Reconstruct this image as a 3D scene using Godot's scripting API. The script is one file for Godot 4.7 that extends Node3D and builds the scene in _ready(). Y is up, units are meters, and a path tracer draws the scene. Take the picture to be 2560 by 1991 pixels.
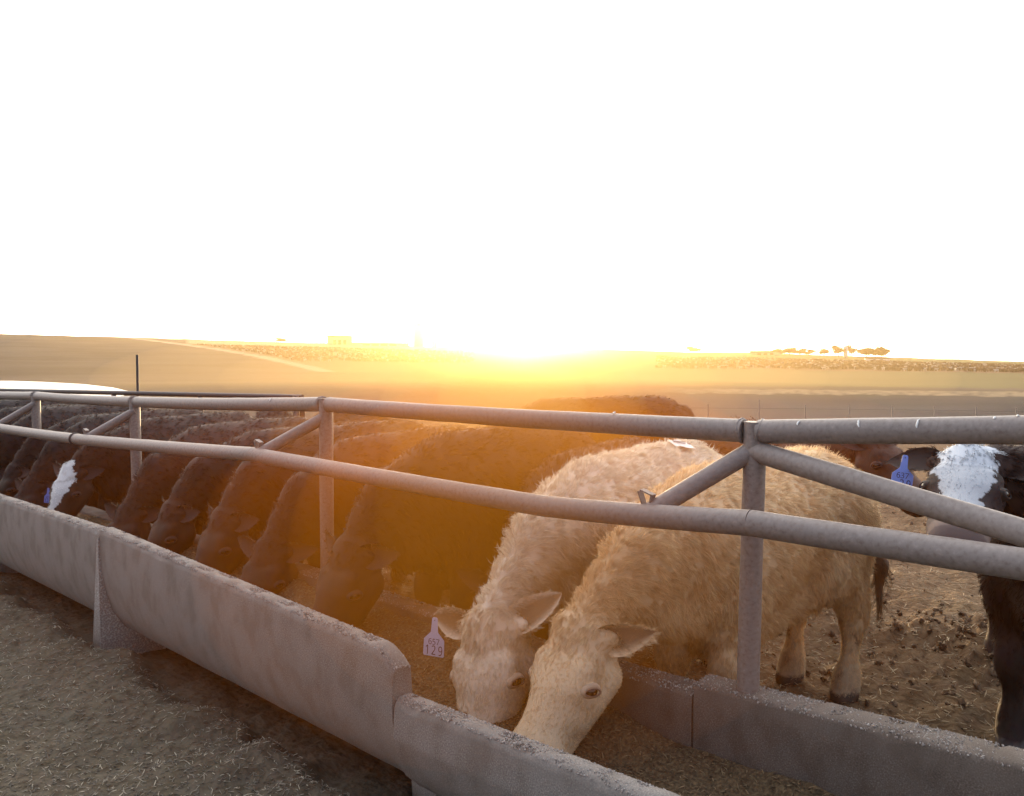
extends Node3D

# ---------------------------------------------------------------- frame of the place
# x runs along the feed bunk, z from the pen (negative) over the bunk to the feed alley (positive), y up; the pen floor is y = 0.
const CAM := Vector3(1.33, 1.75, 2.84)
const YAW := 41.9
const PITCH := -2.0
const SUN_EL := 2.5
const SUN_AZ := 0.6          # degrees to the right of where the camera looks

var rng := RandomNumberGenerator.new()
var n1 := FastNoiseLite.new()
var n2 := FastNoiseLite.new()
var used := {}
var M := {}

func _ready():
	rng.seed = 7
	n1.seed = 3; n1.noise_type = FastNoiseLite.TYPE_SIMPLEX_SMOOTH; n1.frequency = 1.0; n1.fractal_type = FastNoiseLite.FRACTAL_NONE
	n2.seed = 11; n2.noise_type = FastNoiseLite.TYPE_SIMPLEX_SMOOTH; n2.frequency = 1.0; n2.fractal_octaves = 4
	camera_and_light()
	materials()
	terrain()
	pond()
	bunk()
	pipe_fence()
	feed_and_litter()
	herd()
	far_place()
	dust()

func fwd() -> Vector3: return Vector3(-sin(deg_to_rad(YAW)), 0, -cos(deg_to_rad(YAW)))
func rgt() -> Vector3: return Vector3(cos(deg_to_rad(YAW)), 0, -sin(deg_to_rad(YAW)))

func camera_and_light():
	var cam := Camera3D.new()
	cam.name = "camera"
	cam.position = CAM
	cam.rotation_degrees = Vector3(PITCH, YAW, 0)
	cam.fov = 53.1
	cam.near = 0.05
	cam.far = 9000.0
	add_child(cam)
	cam.current = true
	var a := deg_to_rad(SUN_AZ)
	var e := deg_to_rad(SUN_EL)
	var sun_dir := ((fwd() * cos(a) + rgt() * sin(a)) * cos(e) + Vector3.UP * sin(e)).normalized()
	var we := WorldEnvironment.new()
	we.name = "world_environment"
	var env := Environment.new()
	env.background_mode = Environment.BG_SKY
	var sky := Sky.new()
	var sm := PanoramaSkyMaterial.new()
	sm.panorama = ImageTexture.create_from_image(sky_image(sun_dir))
	sky.sky_material = sm
	env.sky = sky
	env.tonemap_mode = Environment.TONE_MAPPER_LINEAR
	env.tonemap_exposure = 2.5
	env.sdfgi_enabled = true
	env.ssao_enabled = true
	env.ssil_enabled = true
	env.volumetric_fog_enabled = true
	env.volumetric_fog_density = 0.0001
	env.volumetric_fog_anisotropy = 0.92
	env.volumetric_fog_albedo = Color(1.0, 0.87, 0.66)
	we.environment = env
	add_child(we)
	var sun := DirectionalLight3D.new()
	sun.name = "sun"
	sun.light_energy = 1.6
	sun.light_color = Color(1.0, 0.84, 0.62)
	sun.light_angular_distance = 0.5
	sun.shadow_enabled = true
	sun.basis = Basis.looking_at(-sun_dir, Vector3.UP)
	add_child(sun)

func sky_image(sun_dir: Vector3) -> Image:
	var w := 512
	var h := 256
	var im := Image.create(w, h, false, Image.FORMAT_RGBF)
	for y in h:
		var th := PI * (y + 0.5) / h
		var up := cos(th)
		for x in w:
			var ph := TAU * (x + 0.5) / w
			var d := Vector3(sin(ph) * sin(th), up, -cos(ph) * sin(th))
			var t := pow(clampf(up, 0.0, 1.0), 0.55)
			var c := Vector3(1.25, 1.18, 1.08).lerp(Vector3(0.92, 1.0, 1.12), t)
			var s := acos(clampf(d.dot(sun_dir), -1, 1))
			c += Vector3(5.4, 4.2, 2.6) * exp(-s / 0.36)
			c += Vector3(14.0, 11.0, 6.0) * exp(-s / 0.08)
			# towards the east the dusk air is dimmer and bluer
			var back := smoothstep(0.75, 2.2, s)
			c *= Vector3(1, 1, 1).lerp(Vector3(0.25, 0.275, 0.345), back)
			im.set_pixel(x, y, Color(c.x, c.y, c.z))
	return im

# ---------------------------------------------------------------- helpers
func numbered(called: String) -> String:
	var k: int = used.get(called, 0)
	used[called] = k + 1
	return called if k == 0 else "%s_%03d" % [called, k]

func tag(o: Node, label := "", category := "", group := "", kind := "") -> Node:
	if label: o.set_meta("label", label)
	if category: o.set_meta("category", category)
	if group: o.set_meta("group", group)
	if kind: o.set_meta("kind", kind)
	return o

func thing(called: String, label: String, category: String, at := Vector3.ZERO, group := "") -> Node3D:
	var o := Node3D.new()
	o.name = numbered(called)
	o.position = at
	add_child(o, true)
	tag(o, label, category, group)
	return o

func mi(called: String, mesh: Mesh, mat: Material, parent: Node = null) -> MeshInstance3D:
	var o := MeshInstance3D.new()
	o.name = numbered(called) if parent == null else called
	if parent != null:
		var k := 0
		var nm := called
		while parent.has_node(nm):
			k += 1
			nm = "%s_%03d" % [called, k]
		o.name = nm
	o.mesh = mesh
	(parent if parent else self).add_child(o, true)
	if mat: o.set_surface_override_material(0, mat)
	return o

func noise_tex(freq: float, octaves: int, ramp: Array, size := 512, cell := false, sd := 1, warp := 0.0) -> NoiseTexture2D:
	var n := FastNoiseLite.new()
	n.seed = sd
	n.noise_type = FastNoiseLite.TYPE_CELLULAR if cell else FastNoiseLite.TYPE_SIMPLEX_SMOOTH
	n.frequency = freq
	n.fractal_type = FastNoiseLite.FRACTAL_FBM
	n.fractal_octaves = octaves
	if warp > 0.0:
		n.domain_warp_enabled = true
		n.domain_warp_amplitude = warp
	var t := NoiseTexture2D.new()
	t.width = size; t.height = size
	t.seamless = true
	t.noise = n
	if ramp.size():
		var g := Gradient.new()
		var offs := PackedFloat32Array()
		var cols := PackedColorArray()
		for r in ramp:
			offs.append(r[0])
			var c: Color = r[1]
			cols.append(c.linear_to_srgb())
		g.offsets = offs
		g.colors = cols
		t.color_ramp = g
	return t

func std(name_: String, col: Color, rough := 0.8, tex: Texture2D = null, scale := 1.0, bump: Texture2D = null, bump_cm := 0.3) -> StandardMaterial3D:
	var m := StandardMaterial3D.new()
	m.resource_name = name_
	m.albedo_color = col.linear_to_srgb()
	m.roughness = rough
	if tex or bump:
		m.uv1_triplanar = true
		m.uv1_world_triplanar = true
		m.uv1_scale = Vector3.ONE * scale
		m.albedo_texture = tex
	if bump:
		m.heightmap_enabled = true
		m.heightmap_texture = bump
		m.heightmap_scale = bump_cm
	return m

func materials():
	var grit := noise_tex(0.05, 5, [], 512, false, 21)
	var ground_tex := noise_tex(0.02, 6, [[0.15, Color(0.55, 0.5, 0.45)], [0.5, Color(0.95, 0.92, 0.88)], [0.85, Color(1.35, 1.3, 1.15).clamp()]], 1024, false, 5)
	M.ground = std("ground", Color(1, 1, 1), 0.95, ground_tex, 0.6, grit, 1.5)
	M.ground.vertex_color_use_as_albedo = true
	M.ground.metallic_specular = 0.15
	var ct := noise_tex(0.15, 5, [[0.1, Color(0.13, 0.11, 0.097)], [0.42, Color(0.196, 0.178, 0.158)], [0.6, Color(0.218, 0.199, 0.176)], [0.9, Color(0.38, 0.345, 0.315)]], 1024, false, 8)
	M.concrete = std("concrete", Color(1, 1, 1), 0.9, ct, 0.9, noise_tex(0.3, 3, [], 512, false, 31), 0.05)
	M.concrete.detail_enabled = true
	M.concrete.detail_blend_mode = BaseMaterial3D.BLEND_MODE_MUL
	M.concrete.detail_albedo = noise_tex(0.02, 5, [[0.2, Color(0.74, 0.71, 0.68)], [0.5, Color(0.93, 0.92, 0.91)], [0.75, Color(1, 1, 1)]], 512, false, 77)
	M.concrete.detail_uv_layer = BaseMaterial3D.DETAIL_UV_2
	M.concrete.uv2_triplanar = true
	M.concrete.uv2_world_triplanar = true
	M.concrete.uv2_scale = Vector3(0.55, 0.36, 0.55)
	M.concrete_stained = M.concrete.duplicate()
	M.concrete_stained.resource_name = "feed-stained concrete"
	M.concrete_stained.albedo_color = Color(0.62, 0.55, 0.50).linear_to_srgb()
	M.concrete_rough = std("exposed aggregate", Color(1, 1, 1), 0.95, noise_tex(0.06, 2, [[0.1, Color(0.2, 0.18, 0.16)], [0.5, Color(0.32, 0.29, 0.26)], [0.85, Color(0.5, 0.46, 0.42)]], 512, true, 9), 3.0, noise_tex(0.06, 2, [], 512, true, 9), 0.5)
	var pt := noise_tex(0.05, 5, [[0.15, Color(0.155, 0.115, 0.095)], [0.4, Color(0.20, 0.165, 0.145)], [0.7, Color(0.22, 0.182, 0.16)], [0.9, Color(0.27, 0.235, 0.21)]], 512, false, 12)
	M.pipe = std("weathered pipe", Color(1, 1, 1), 0.55, pt, 1.6, noise_tex(0.3, 3, [], 512, false, 13), 0.03)
	M.dropping = std("dried dropping", Color(0.75, 0.73, 0.68), 0.8)
	M.wire = std("dark wire", Color(0.06, 0.045, 0.04), 0.6)
	M.feed = std("feed", Color(1, 1, 1), 0.95, noise_tex(0.05, 5, [[0.2, Color(0.055, 0.034, 0.015)], [0.5, Color(0.11, 0.072, 0.034)], [0.8, Color(0.18, 0.125, 0.062)]], 512, false, 15), 2.0, grit, 1.2)
	M.bits = StandardMaterial3D.new()
	M.bits.resource_name = "chaff"
	M.bits.roughness = 0.8
	M.bits.vertex_color_use_as_albedo = true
	M.clod = std("soil clod", Color(1, 1, 1), 0.95)
	M.clod.vertex_color_use_as_albedo = true
	M.clod.metallic_specular = 0.2
	M.water = std("water", Color(0.03, 0.035, 0.04), 0.32)
	M.water.metallic_specular = 0.7
	M.fur = StandardMaterial3D.new()
	M.fur.resource_name = "pale fur"
	M.fur.roughness = 0.75
	M.fur.metallic_specular = 0.3
	M.fur.vertex_color_use_as_albedo = true
	M.fur.backlight_enabled = true
	M.fur.backlight = Color(0.8, 0.8, 0.8)
	M.fur_dark = StandardMaterial3D.new()
	M.fur_dark.resource_name = "dark fur"
	M.fur_dark.roughness = 0.55
	M.fur_dark.metallic_specular = 0.35
	M.fur_dark.vertex_color_use_as_albedo = true
	M.fur_dark.backlight_enabled = true
	M.fur_dark.backlight = Color(0.7, 0.7, 0.7)
	M.skin = StandardMaterial3D.new()
	M.skin.resource_name = "hide"
	M.skin.roughness = 0.8
	M.skin.vertex_color_use_as_albedo = true
	M.eye = std("eye", Color(0.012, 0.008, 0.006), 0.08)
	M.tag = std("lavender tag plastic", Color(0.60, 0.60, 0.80), 0.45)
	M.tag.backlight_enabled = true
	M.tag.backlight = Color(0.25, 0.25, 0.25)
	M.tag_blue = std("blue tag plastic", Color(0.13, 0.2, 0.62), 0.45)
	M.tag_mid = std("cornflower tag plastic", Color(0.17, 0.28, 0.74), 0.45)
	M.ink = std("tag ink", Color(0.02, 0.02, 0.05), 0.6)
	M.sticker = std("paper sticker", Color(0.75, 0.74, 0.7), 0.7)
	M.ink_grey = std("sticker print", Color(0.12, 0.12, 0.13), 0.7)
	M.far_wall = std("pale metal wall", Color(0.42, 0.38, 0.33), 0.7)
	M.far_roof = std("metal roof", Color(0.30, 0.28, 0.26), 0.6)
	M.far_dark = std("dark opening", Color(0.05, 0.045, 0.04), 0.8)
	M.silo = std("silo concrete", Color(0.55, 0.52, 0.47), 0.8)
	M.white_far = std("white paint", Color(0.78, 0.77, 0.74), 0.6)
	M.leaf = std("foliage", Color(0.05, 0.055, 0.03), 0.8)
	M.leaf.backlight_enabled = true
	M.leaf.backlight = Color(0.3, 0.3, 0.3)
	M.bark = std("bark", Color(0.09, 0.07, 0.055), 0.9)
	M.cow_far = StandardMaterial3D.new()
	M.cow_far.resource_name = "far cattle"
	M.cow_far.vertex_color_use_as_albedo = true
	M.cow_far.roughness = 0.9

# a growing triangle list
class Tri:
	var v := PackedVector3Array()
	var n := PackedVector3Array()
	var c := PackedColorArray()
	var i := PackedInt32Array()
	func add(p: Vector3, nn: Vector3, col := Color(1, 1, 1)) -> int:
		v.append(p); n.append(nn); c.append(col)
		return v.size() - 1
	func tri(a: int, b: int, d: int):
		i.append(a); i.append(b); i.append(d)
	func quad(a: int, b: int, d: int, e: int):
		i.append(a); i.append(b); i.append(d); i.append(a); i.append(d); i.append(e)
	func mesh(colored := true) -> ArrayMesh:
		var arr := []
		arr.resize(Mesh.ARRAY_MAX)
		arr[Mesh.ARRAY_VERTEX] = v
		arr[Mesh.ARRAY_NORMAL] = n
		if colored: arr[Mesh.ARRAY_COLOR] = c
		arr[Mesh.ARRAY_INDEX] = i
		var m := ArrayMesh.new()
		m.add_surface_from_arrays(Mesh.PRIMITIVE_TRIANGLES, arr)
		return m
	func renormal():
		for k in n.size(): n[k] = Vector3.ZERO
		for k in range(0, i.size(), 3):
			var f := (v[i[k + 2]] - v[i[k]]).cross(v[i[k + 1]] - v[i[k]])
			n[i[k]] += f; n[i[k + 1]] += f; n[i[k + 2]] += f
		for k in n.size(): n[k] = n[k].normalized()

# a tube through points with radii (front faces clockwise seen from outside)
func tube(t: Tri, pts: Array, radii: Array, seg := 16, caps := true, wob := 0.0):
	var rings := []
	var up := Vector3.UP
	for k in pts.size():
		var d: Vector3 = (pts[mini(k + 1, pts.size() - 1)] - pts[maxi(k - 1, 0)]).normalized()
		var s := d.cross(up)
		if s.length() < 0.05: s = d.cross(Vector3.RIGHT)
		s = s.normalized()
		var u := s.cross(d).normalized()
		var ring := []
		for j in seg:
			var a := TAU * j / seg
			var nn := s * cos(a) + u * sin(a)
			var r: float = radii[k] if radii.size() > 1 else radii[0]
			var p: Vector3 = pts[k] + nn * r
			if wob > 0.0: p += nn * n1.get_noise_3dv(p * 9.0) * wob
			ring.append(t.add(p, nn))
		rings.append(ring)
	for k in pts.size() - 1:
		for j in seg:
			var j2 := (j + 1) % seg
			t.quad(rings[k][j], rings[k][j2], rings[k + 1][j2], rings[k + 1][j])
	if caps:
		for e in [0, pts.size() - 1]:
			var d: Vector3 = (pts[1] - pts[0]).normalized() * -1.0 if e == 0 else (pts[e] - pts[e - 1]).normalized()
			var cc := t.add(pts[e], d)
			var rr := []
			for j in seg: rr.append(t.add(t.v[rings[e][j]], d))
			for j in seg:
				if e == 0: t.tri(cc, rr[(j + 1) % seg], rr[j])
				else: t.tri(cc, rr[j], rr[(j + 1) % seg])

func box(t: Tri, c: Vector3, s: Vector3, b := Basis(), col := Color(1, 1, 1)):
	for ax in 3:
		for sg in [-1.0, 1.0]:
			var nn := Vector3.ZERO
			nn[ax] = sg
			var u := Vector3.ZERO
			u[(ax + 1) % 3] = 1.0
			var w := nn.cross(u)
			var q := []
			for k in [[-1, -1], [-1, 1], [1, 1], [1, -1]]:
				var p: Vector3 = (nn + u * k[0] + w * k[1]) * s * 0.5
				q.append(t.add(c + b * p, b * nn, col))
			t.quad(q[0], q[1], q[2], q[3])

func multi(called: String, mesh: Mesh, mat: Material, xf: Array, cols: PackedColorArray, parent: Node = null) -> MultiMeshInstance3D:
	var mm := MultiMesh.new()
	mm.transform_format = MultiMesh.TRANSFORM_3D
	mm.use_colors = cols.size() > 0
	mm.mesh = mesh
	mm.instance_count = xf.size()
	for k in xf.size():
		mm.set_instance_transform(k, xf[k])
		if cols.size(): mm.set_instance_color(k, cols[k])
	var o := MultiMeshInstance3D.new()
	o.name = numbered(called) if parent == null else called
	o.multimesh = mm
	o.material_override = mat
	(parent if parent else self).add_child(o, true)
	return o

# ---------------------------------------------------------------- the land
const RIDGE := [[-60.0, 2.35], [-45.0, 2.3], [-32.7, 2.20], [-25.0, 2.13], [-18.0, 1.98], [-11.0, 1.85], [-5.0, 1.65], [0.0, 1.5], [7.0, 1.5], [12.0, 1.28], [16.7, 1.2], [24.0, 0.9], [32.7, 0.52], [50.0, 0.3], [180.0, 0.3]]

func ridge(az: float) -> float:
	for k in RIDGE.size() - 1:
		if az <= RIDGE[k + 1][0]:
			return lerpf(RIDGE[k][1], RIDGE[k + 1][1], clampf((az - RIDGE[k][0]) / (RIDGE[k + 1][0] - RIDGE[k][0]), 0, 1))
	return 0.3

func land_at(r: float, az: float) -> float:
	var h := -1.1 * smoothstep(13.0, 60.0, r)
	var top := tan(deg_to_rad(ridge(az))) * 1500.0 + 1.75
	if r > 230.0:
		var t := minf((r - 230.0) / 1270.0, 1.0)
		h = lerpf(-1.1, top, pow(t, 1.25))
		if r > 1500.0: h = top - (r - 1500.0) * 0.02
	return h

func land(x: float, z: float) -> float:
	var d := Vector2(x - CAM.x, z - CAM.z)
	var f := fwd()
	var g := rgt()
	return land_at(d.length(), rad_to_deg(atan2(d.x * g.x + d.y * g.z, d.x * f.x + d.y * f.z)))

func near_relief(x: float, z: float) -> float:
	var h := 0.0
	if z < 0.3:
		h += n2.get_noise_2d(x * 1.3, z * 1.3) * 0.05 + n2.get_noise_2d(x * 5.0 + 9.0, z * 5.0) * 0.035
		var hx := x - 0.2
		var hz := z + 2.6
		h += 0.10 * exp(-(hx * hx * 0.9 + hz * hz * 2.2)) * (1.0 + n2.get_noise_2d(x * 7.0, z * 7.0))
	else:
		h += alley(x, z)
	return h

func alley(x: float, z: float) -> float:
	var h := 0.07 + n2.get_noise_2d(x * 0.9, z * 0.9) * 0.03 + n2.get_noise_2d(x * 6.0, z * 6.0) * 0.018
	# spilled feed lies against the bunk, with a scraped hollow under its belly
	var edge := 1.05 + n2.get_noise_1d(x * 1.7) * 0.16
	var d := z - edge
	h += 0.10 * exp(-d * d / 0.16) * (0.7 + 0.5 * n2.get_noise_1d(x * 2.3 + 40.0))
	h -= 0.09 * (1.0 - smoothstep(-0.16, 0.0, d))
	return h

func ground_color(x: float, z: float, r: float, az: float) -> Color:
	var nz := n2.get_noise_2d(x * 0.35, z * 0.35)
	var c := Color(0.105, 0.070, 0.043).lerp(Color(0.155, 0.108, 0.068), nz * 0.5 + 0.5)
	if r < 16.0:
		if z > 0.5:
			c = Color(0.120, 0.100, 0.074).lerp(Color(0.078, 0.065, 0.048), n2.get_noise_2d(x * 2.0, z * 2.0) * 0.5 + 0.5)
		return c
	var pxx := 1092.0 + 1700.0 * tan(deg_to_rad(clampf(az, -80, 80)))
	var big := n2.get_noise_2d(x * 0.01, z * 0.01)
	var stripe := n2.get_noise_2d(pxx * 0.0015, r * 0.035)
	var field := Color(0.034, 0.029, 0.029).lerp(Color(0.066, 0.055, 0.052), clampf(0.5 + big + stripe * 0.6, 0, 1))
	c = c.lerp(field, smoothstep(16, 40, r))
	if az > 8.0:
		# pale grass line, green strips and the brown between them
		var w := smoothstep(8.0, 16.0, az)
		var rr := r + n2.get_noise_2d(az * 0.6, 3.0) * 6.0
		if rr > 100.0 and rr < 125.0: c = c.lerp(Color(0.30, 0.23, 0.14), w * (0.45 + 0.5 * n2.get_noise_2d(az * 2.5, r * 0.05)))
		elif rr > 150.0 and rr < 420.0: c = c.lerp(Color(0.075, 0.085, 0.035), w * 0.7)
		elif rr >= 420.0 and rr < 950.0: c = c.lerp(Color(0.11, 0.07, 0.05), w)
		elif rr >= 950.0: c = c.lerp(Color(0.09, 0.105, 0.04), w * 0.9)
	elif az < 0.0:
		# a dirt road climbs the left-hand hill, with the pens to its right
		var rd := road_az(r)
		if r > 330.0 and az > rd and r < 1150.0: c = c.lerp(Color(0.15, 0.095, 0.055), 0.8)
		if r > 330.0 and absf(az - rd) < 0.35 + 90.0 / r: c = Color(0.32, 0.25, 0.19)
		if r >= 1150.0 and az > -22.0: c = Color(0.33, 0.24, 0.15)
	return c

func road_az(r: float) -> float:
	# the road runs from the crest at the left down to the pens' lower corner
	return lerpf(-13.0, -25.5, pow(clampf((r - 330.0) / 1100.0, 0, 1), 0.8))

func terrain():
	var t := Tri.new()
	var rs := [0.0]
	var r := 0.35
	while r < 14.0:
		rs.append(r); r *= 1.014
	while r < 6000.0:
		rs.append(r); r *= 1.022
	var azs := []
	var a := -180.0
	while a < 180.0:
		azs.append(a)
		a += 0.3 if absf(a) < 36.0 else 2.0
	var f := fwd()
	var g := rgt()
	for i in rs.size():
		var rr: float = rs[i]
		for az in azs:
			var d: Vector3 = f * cos(deg_to_rad(az)) + g * sin(deg_to_rad(az))
			var x := CAM.x + d.x * rr
			var z := CAM.z + d.z * rr
			var h := land_at(rr, az)
			if rr < 14.0: h += near_relief(x, z) * (1.0 - smoothstep(9.0, 14.0, rr))
			elif rr < 1600.0: h += n2.get_noise_2d(x * 0.02, z * 0.02) * minf(rr * 0.0012, 0.9) * (1.0 if absf(rr - 140.0) > 90.0 or az > -15.0 else 0.15)
			t.add(Vector3(x, h, z), Vector3.UP, ground_color(x, z, rr, az))
	var na := azs.size()
	for i in rs.size() - 1:
		for j in na:
			var j2 := (j + 1) % na
			t.quad(i * na + j, (i + 1) * na + j, (i + 1) * na + j2, i * na + j2)
	t.renormal()
	var o := mi("ground", t.mesh(), M.ground)
	tag(o, "brown pen floor, feed alley and fields rising to a low hill", "", "", "structure")

func at_level(px: float, py: float, y: float) -> Vector3:   # where the line of sight of a spot in the photograph meets a level; used for laying out the pond
	var rr := (px - 1092.0) / 1700.0
	var u := -(py - 849.5) / 1700.0
	var p := deg_to_rad(PITCH)
	var F := cos(p) - u * sin(p)
	var U := sin(p) + u * cos(p)
	var d := rgt() * rr + fwd() * F + Vector3.UP * U
	return CAM + d * ((y - CAM.y) / d.y)

func pond():
	var t := Tri.new()
	var shore := [[-420, 812], [-200, 811], [0, 812], [90, 815], [180, 820], [240, 827], [284, 837], [262, 845], [215, 850], [165, 854], [110, 846], [95, 843], [60, 846], [20, 851], [-60, 856], [-200, 862], [-420, 862]]
	var poly := PackedVector2Array()
	for s in shore:
		var p := at_level(s[0], s[1], -0.98)
		poly.append(Vector2(p.x, p.z))
	for k in Geometry2D.triangulate_polygon(poly):
		t.i.append(k)
	for p in poly: t.add(Vector3(p.x, -0.98, p.y), Vector3.UP)
	# keep the faces looking up
	for k in range(0, t.i.size(), 3):
		var f := (t.v[t.i[k + 2]] - t.v[t.i[k]]).cross(t.v[t.i[k + 1]] - t.v[t.i[k]])
		if f.y < 0:
			var s := t.i[k + 1]
			t.i[k + 1] = t.i[k + 2]
			t.i[k + 2] = s
	tag(mi("water", t.mesh(false), M.water), "bright still pond beyond the left end of the pen", "", "", "structure")

# ---------------------------------------------------------------- feed bunk
const PITCH_X := 2.74

func front_top(x: float) -> float:
	if x > -0.953: return lerpf(0.53, 0.56, clampf((x + 0.95) / 1.6, 0, 1))
	if x > -3.69: return lerpf(0.695, 0.80, (-0.953 - x) / 2.74) - 0.065 * pow(clampf((x + 1.08) / 0.127, 0, 1), 2.0)
	return lerpf(0.79, 0.775, clampf((-3.69 - x) / 3.0, 0, 1))

func back_top(x: float) -> float:
	if x > -0.2: return lerpf(0.525, 0.565, clampf((x + 0.2) / 1.1, 0, 1))
	return 0.49 + 0.02 * sin(x * 1.3)

func sweep_wall(x0: float, x1: float, prof: Callable, slices: int, rough := 0.006, taper := 0.0) -> ArrayMesh:
	var t := Tri.new()
	var np := 0
	for s in slices + 1:
		var x := lerpf(x0, x1, float(s) / slices)
		var pr: Array = prof.call(x)
		np = pr.size()
		for q in pr:
			var p := Vector3(x, q.y, q.x)
			var w := n2.get_noise_3dv(p * 3.0) * rough + n1.get_noise_3dv(p * 19.0) * rough * (0.55 if q.z > 0.5 else 0.1)
			p += Vector3(0, w, w * 0.6)
			if taper > 0.0: p.x = (x0 + x1) * 0.5 + (p.x - (x0 + x1) * 0.5) * lerpf(1.0, 0.1, clampf(q.y / taper, 0, 1))
			if q.z > 0.5: p.y -= maxf(0.0, n1.get_noise_2d(x * 7.0, q.x * 16.0) - 0.38) * 0.045
			t.add(p, Vector3.UP)
	for s in slices:
		for k in np:
			var k2 := (k + 1) % np
			t.quad(s * np + k, s * np + k2, (s + 1) * np + k2, (s + 1) * np + k)
	t.renormal()
	# the ends
	var poly := PackedVector2Array()
	for q in prof.call(x0): poly.append(Vector2(q.x, q.y))
	for e in [0, slices]:
		var idx := Geometry2D.triangulate_polygon(poly)
		var b := t.v.size()
		var nn := Vector3(-1 if e == 0 else 1, 0, 0) * signf(x1 - x0)
		for k in np: t.add(t.v[e * np + k], nn)
		for k in range(0, idx.size(), 3):
			var A: int = b + idx[k]
			var B: int = b + idx[k + 1]
			var C: int = b + idx[k + 2]
			var f := (t.v[C] - t.v[A]).cross(t.v[B] - t.v[A])
			if f.dot(nn) < 0: t.tri(A, C, B)
			else: t.tri(A, B, C)
	return t.mesh(false)

func front_profile(x: float) -> Array:   # z, y, edge flag
	var T := front_top(x)
	var b := 0.10
	return [Vector3(0.868, T - 0.012, 1), Vector3(0.885, T, 1), Vector3(0.91, T + 0.001, 1), Vector3(0.935, T - 0.001, 1), Vector3(0.951, T - 0.015, 1), Vector3(0.957, T - 0.04, 0), Vector3(0.962, T - 0.14, 0), Vector3(0.958, lerpf(b, T, 0.62), 0), Vector3(0.94, lerpf(b, T, 0.45), 0), Vector3(0.905, lerpf(b, T, 0.28), 0), Vector3(0.84, lerpf(b, T, 0.13), 0), Vector3(0.74, b + 0.015, 0), Vector3(0.60, b, 0), Vector3(0.085, b, 0), Vector3(0.085, b + 0.09, 0), Vector3(0.5, b + 0.09, 0), Vector3(0.66, b + 0.11, 0), Vector3(0.77, b + 0.17, 0), Vector3(0.84, lerpf(b, T, 0.5), 0), Vector3(0.862, T - 0.1, 0)]

func back_profile(x: float) -> Array:
	var T := back_top(x)
	return [Vector3(-0.078, T - 0.02, 1), Vector3(-0.06, T - 0.002, 1), Vector3(0.0, T, 1), Vector3(0.058, T - 0.002, 1), Vector3(0.074, T - 0.02, 1), Vector3(0.078, T - 0.1, 0), Vector3(0.08, 0.0, 0), Vector3(0.08, -0.15, 0), Vector3(-0.1, -0.15, 0), Vector3(-0.09, 0.1, 0)]

func bunk():
	var lab := ["low concrete trough section in front, beside the step down in the wall", "long grey concrete trough section between the stepped joint and the crumbling joint", "grey concrete trough section left of the crumbling joint, in front of the white-blazed cow", "concrete trough section far along the feed line at left", "second concrete trough section beyond the left edge of the frame", "last concrete trough section at the far end of the feed line"]
	var starts := [2.9, -0.953, -3.69, -6.43, -9.17, -11.91, -14.65]
	for k in 6:
		var o := thing("feed_bunk", lab[k], "feed trough", Vector3.ZERO, "concrete trough sections along the feed alley")
		if k < 3: aggregate(o, starts[k], starts[k + 1], front_top, 0.868, 0.952, 4200 if k < 2 else 2000, k)
		mi("trough", sweep_wall(starts[k] - 0.004, starts[k + 1] + 0.004, front_profile, 160 if k < 3 else 40), M.concrete, o)
	# a leg of concrete stands under every joint
	for k in range(1, 6):
		var x: float = starts[k]
		var t := Tri.new()
		var prof := [Vector2(0.80, 0.0), Vector2(0.81, 0.17), Vector2(0.79, 0.19), Vector2(0.5, 0.11), Vector2(0.5, 0.0)]
		if k == 2: prof = [Vector2(0.985, -0.02), Vector2(0.978, 0.4), Vector2(0.969, 0.74), Vector2(0.93, 0.74), Vector2(0.9, 0.3), Vector2(0.6, 0.13), Vector2(0.6, -0.02)]
		var m := sweep_wall(x + 0.07, x - 0.07, func(_x): return prof.map(func(p): return Vector3(p.x, p.y, 1)), 12, 0.008, 0.72 if k == 2 else 0.0)
		var o := mi("bunk_support", m, M.concrete_rough if k == 2 else M.concrete)
		tag(o, ["", "concrete support under the stepped joint of the trough", "crumbling pale concrete support at the cracked trough joint on the left", "concrete support under the trough joint near the left edge", "far concrete support under the trough, beyond the left edge", "farthest concrete support under the trough"][k], "trough support", "supports under the trough joints")
	var bl := ["dark concrete kerb wall under the near fence post at right", "lower concrete kerb wall behind the two cream heads", "concrete kerb wall at the feet of the nearer black cattle", "concrete kerb wall at the feet of the middle black cattle", "concrete kerb wall at the feet of the farthest black cattle"]
	var bs := [3.2, -0.2, -2.94, -5.68, -8.42, -14.0]
	for k in 5:
		var o := thing("bunk_back_wall", "", "")
		if k < 2: aggregate(o, bs[k], bs[k + 1], back_top, -0.076, 0.076, 2800, 10 + k)
		mi("wall", sweep_wall(bs[k] - 0.004, bs[k + 1] + 0.004, back_profile, 140 if k < 2 else 40), M.concrete_stained, o)
		tag(o, bl[k], "kerb wall", "back walls of the feed trough")

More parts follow.
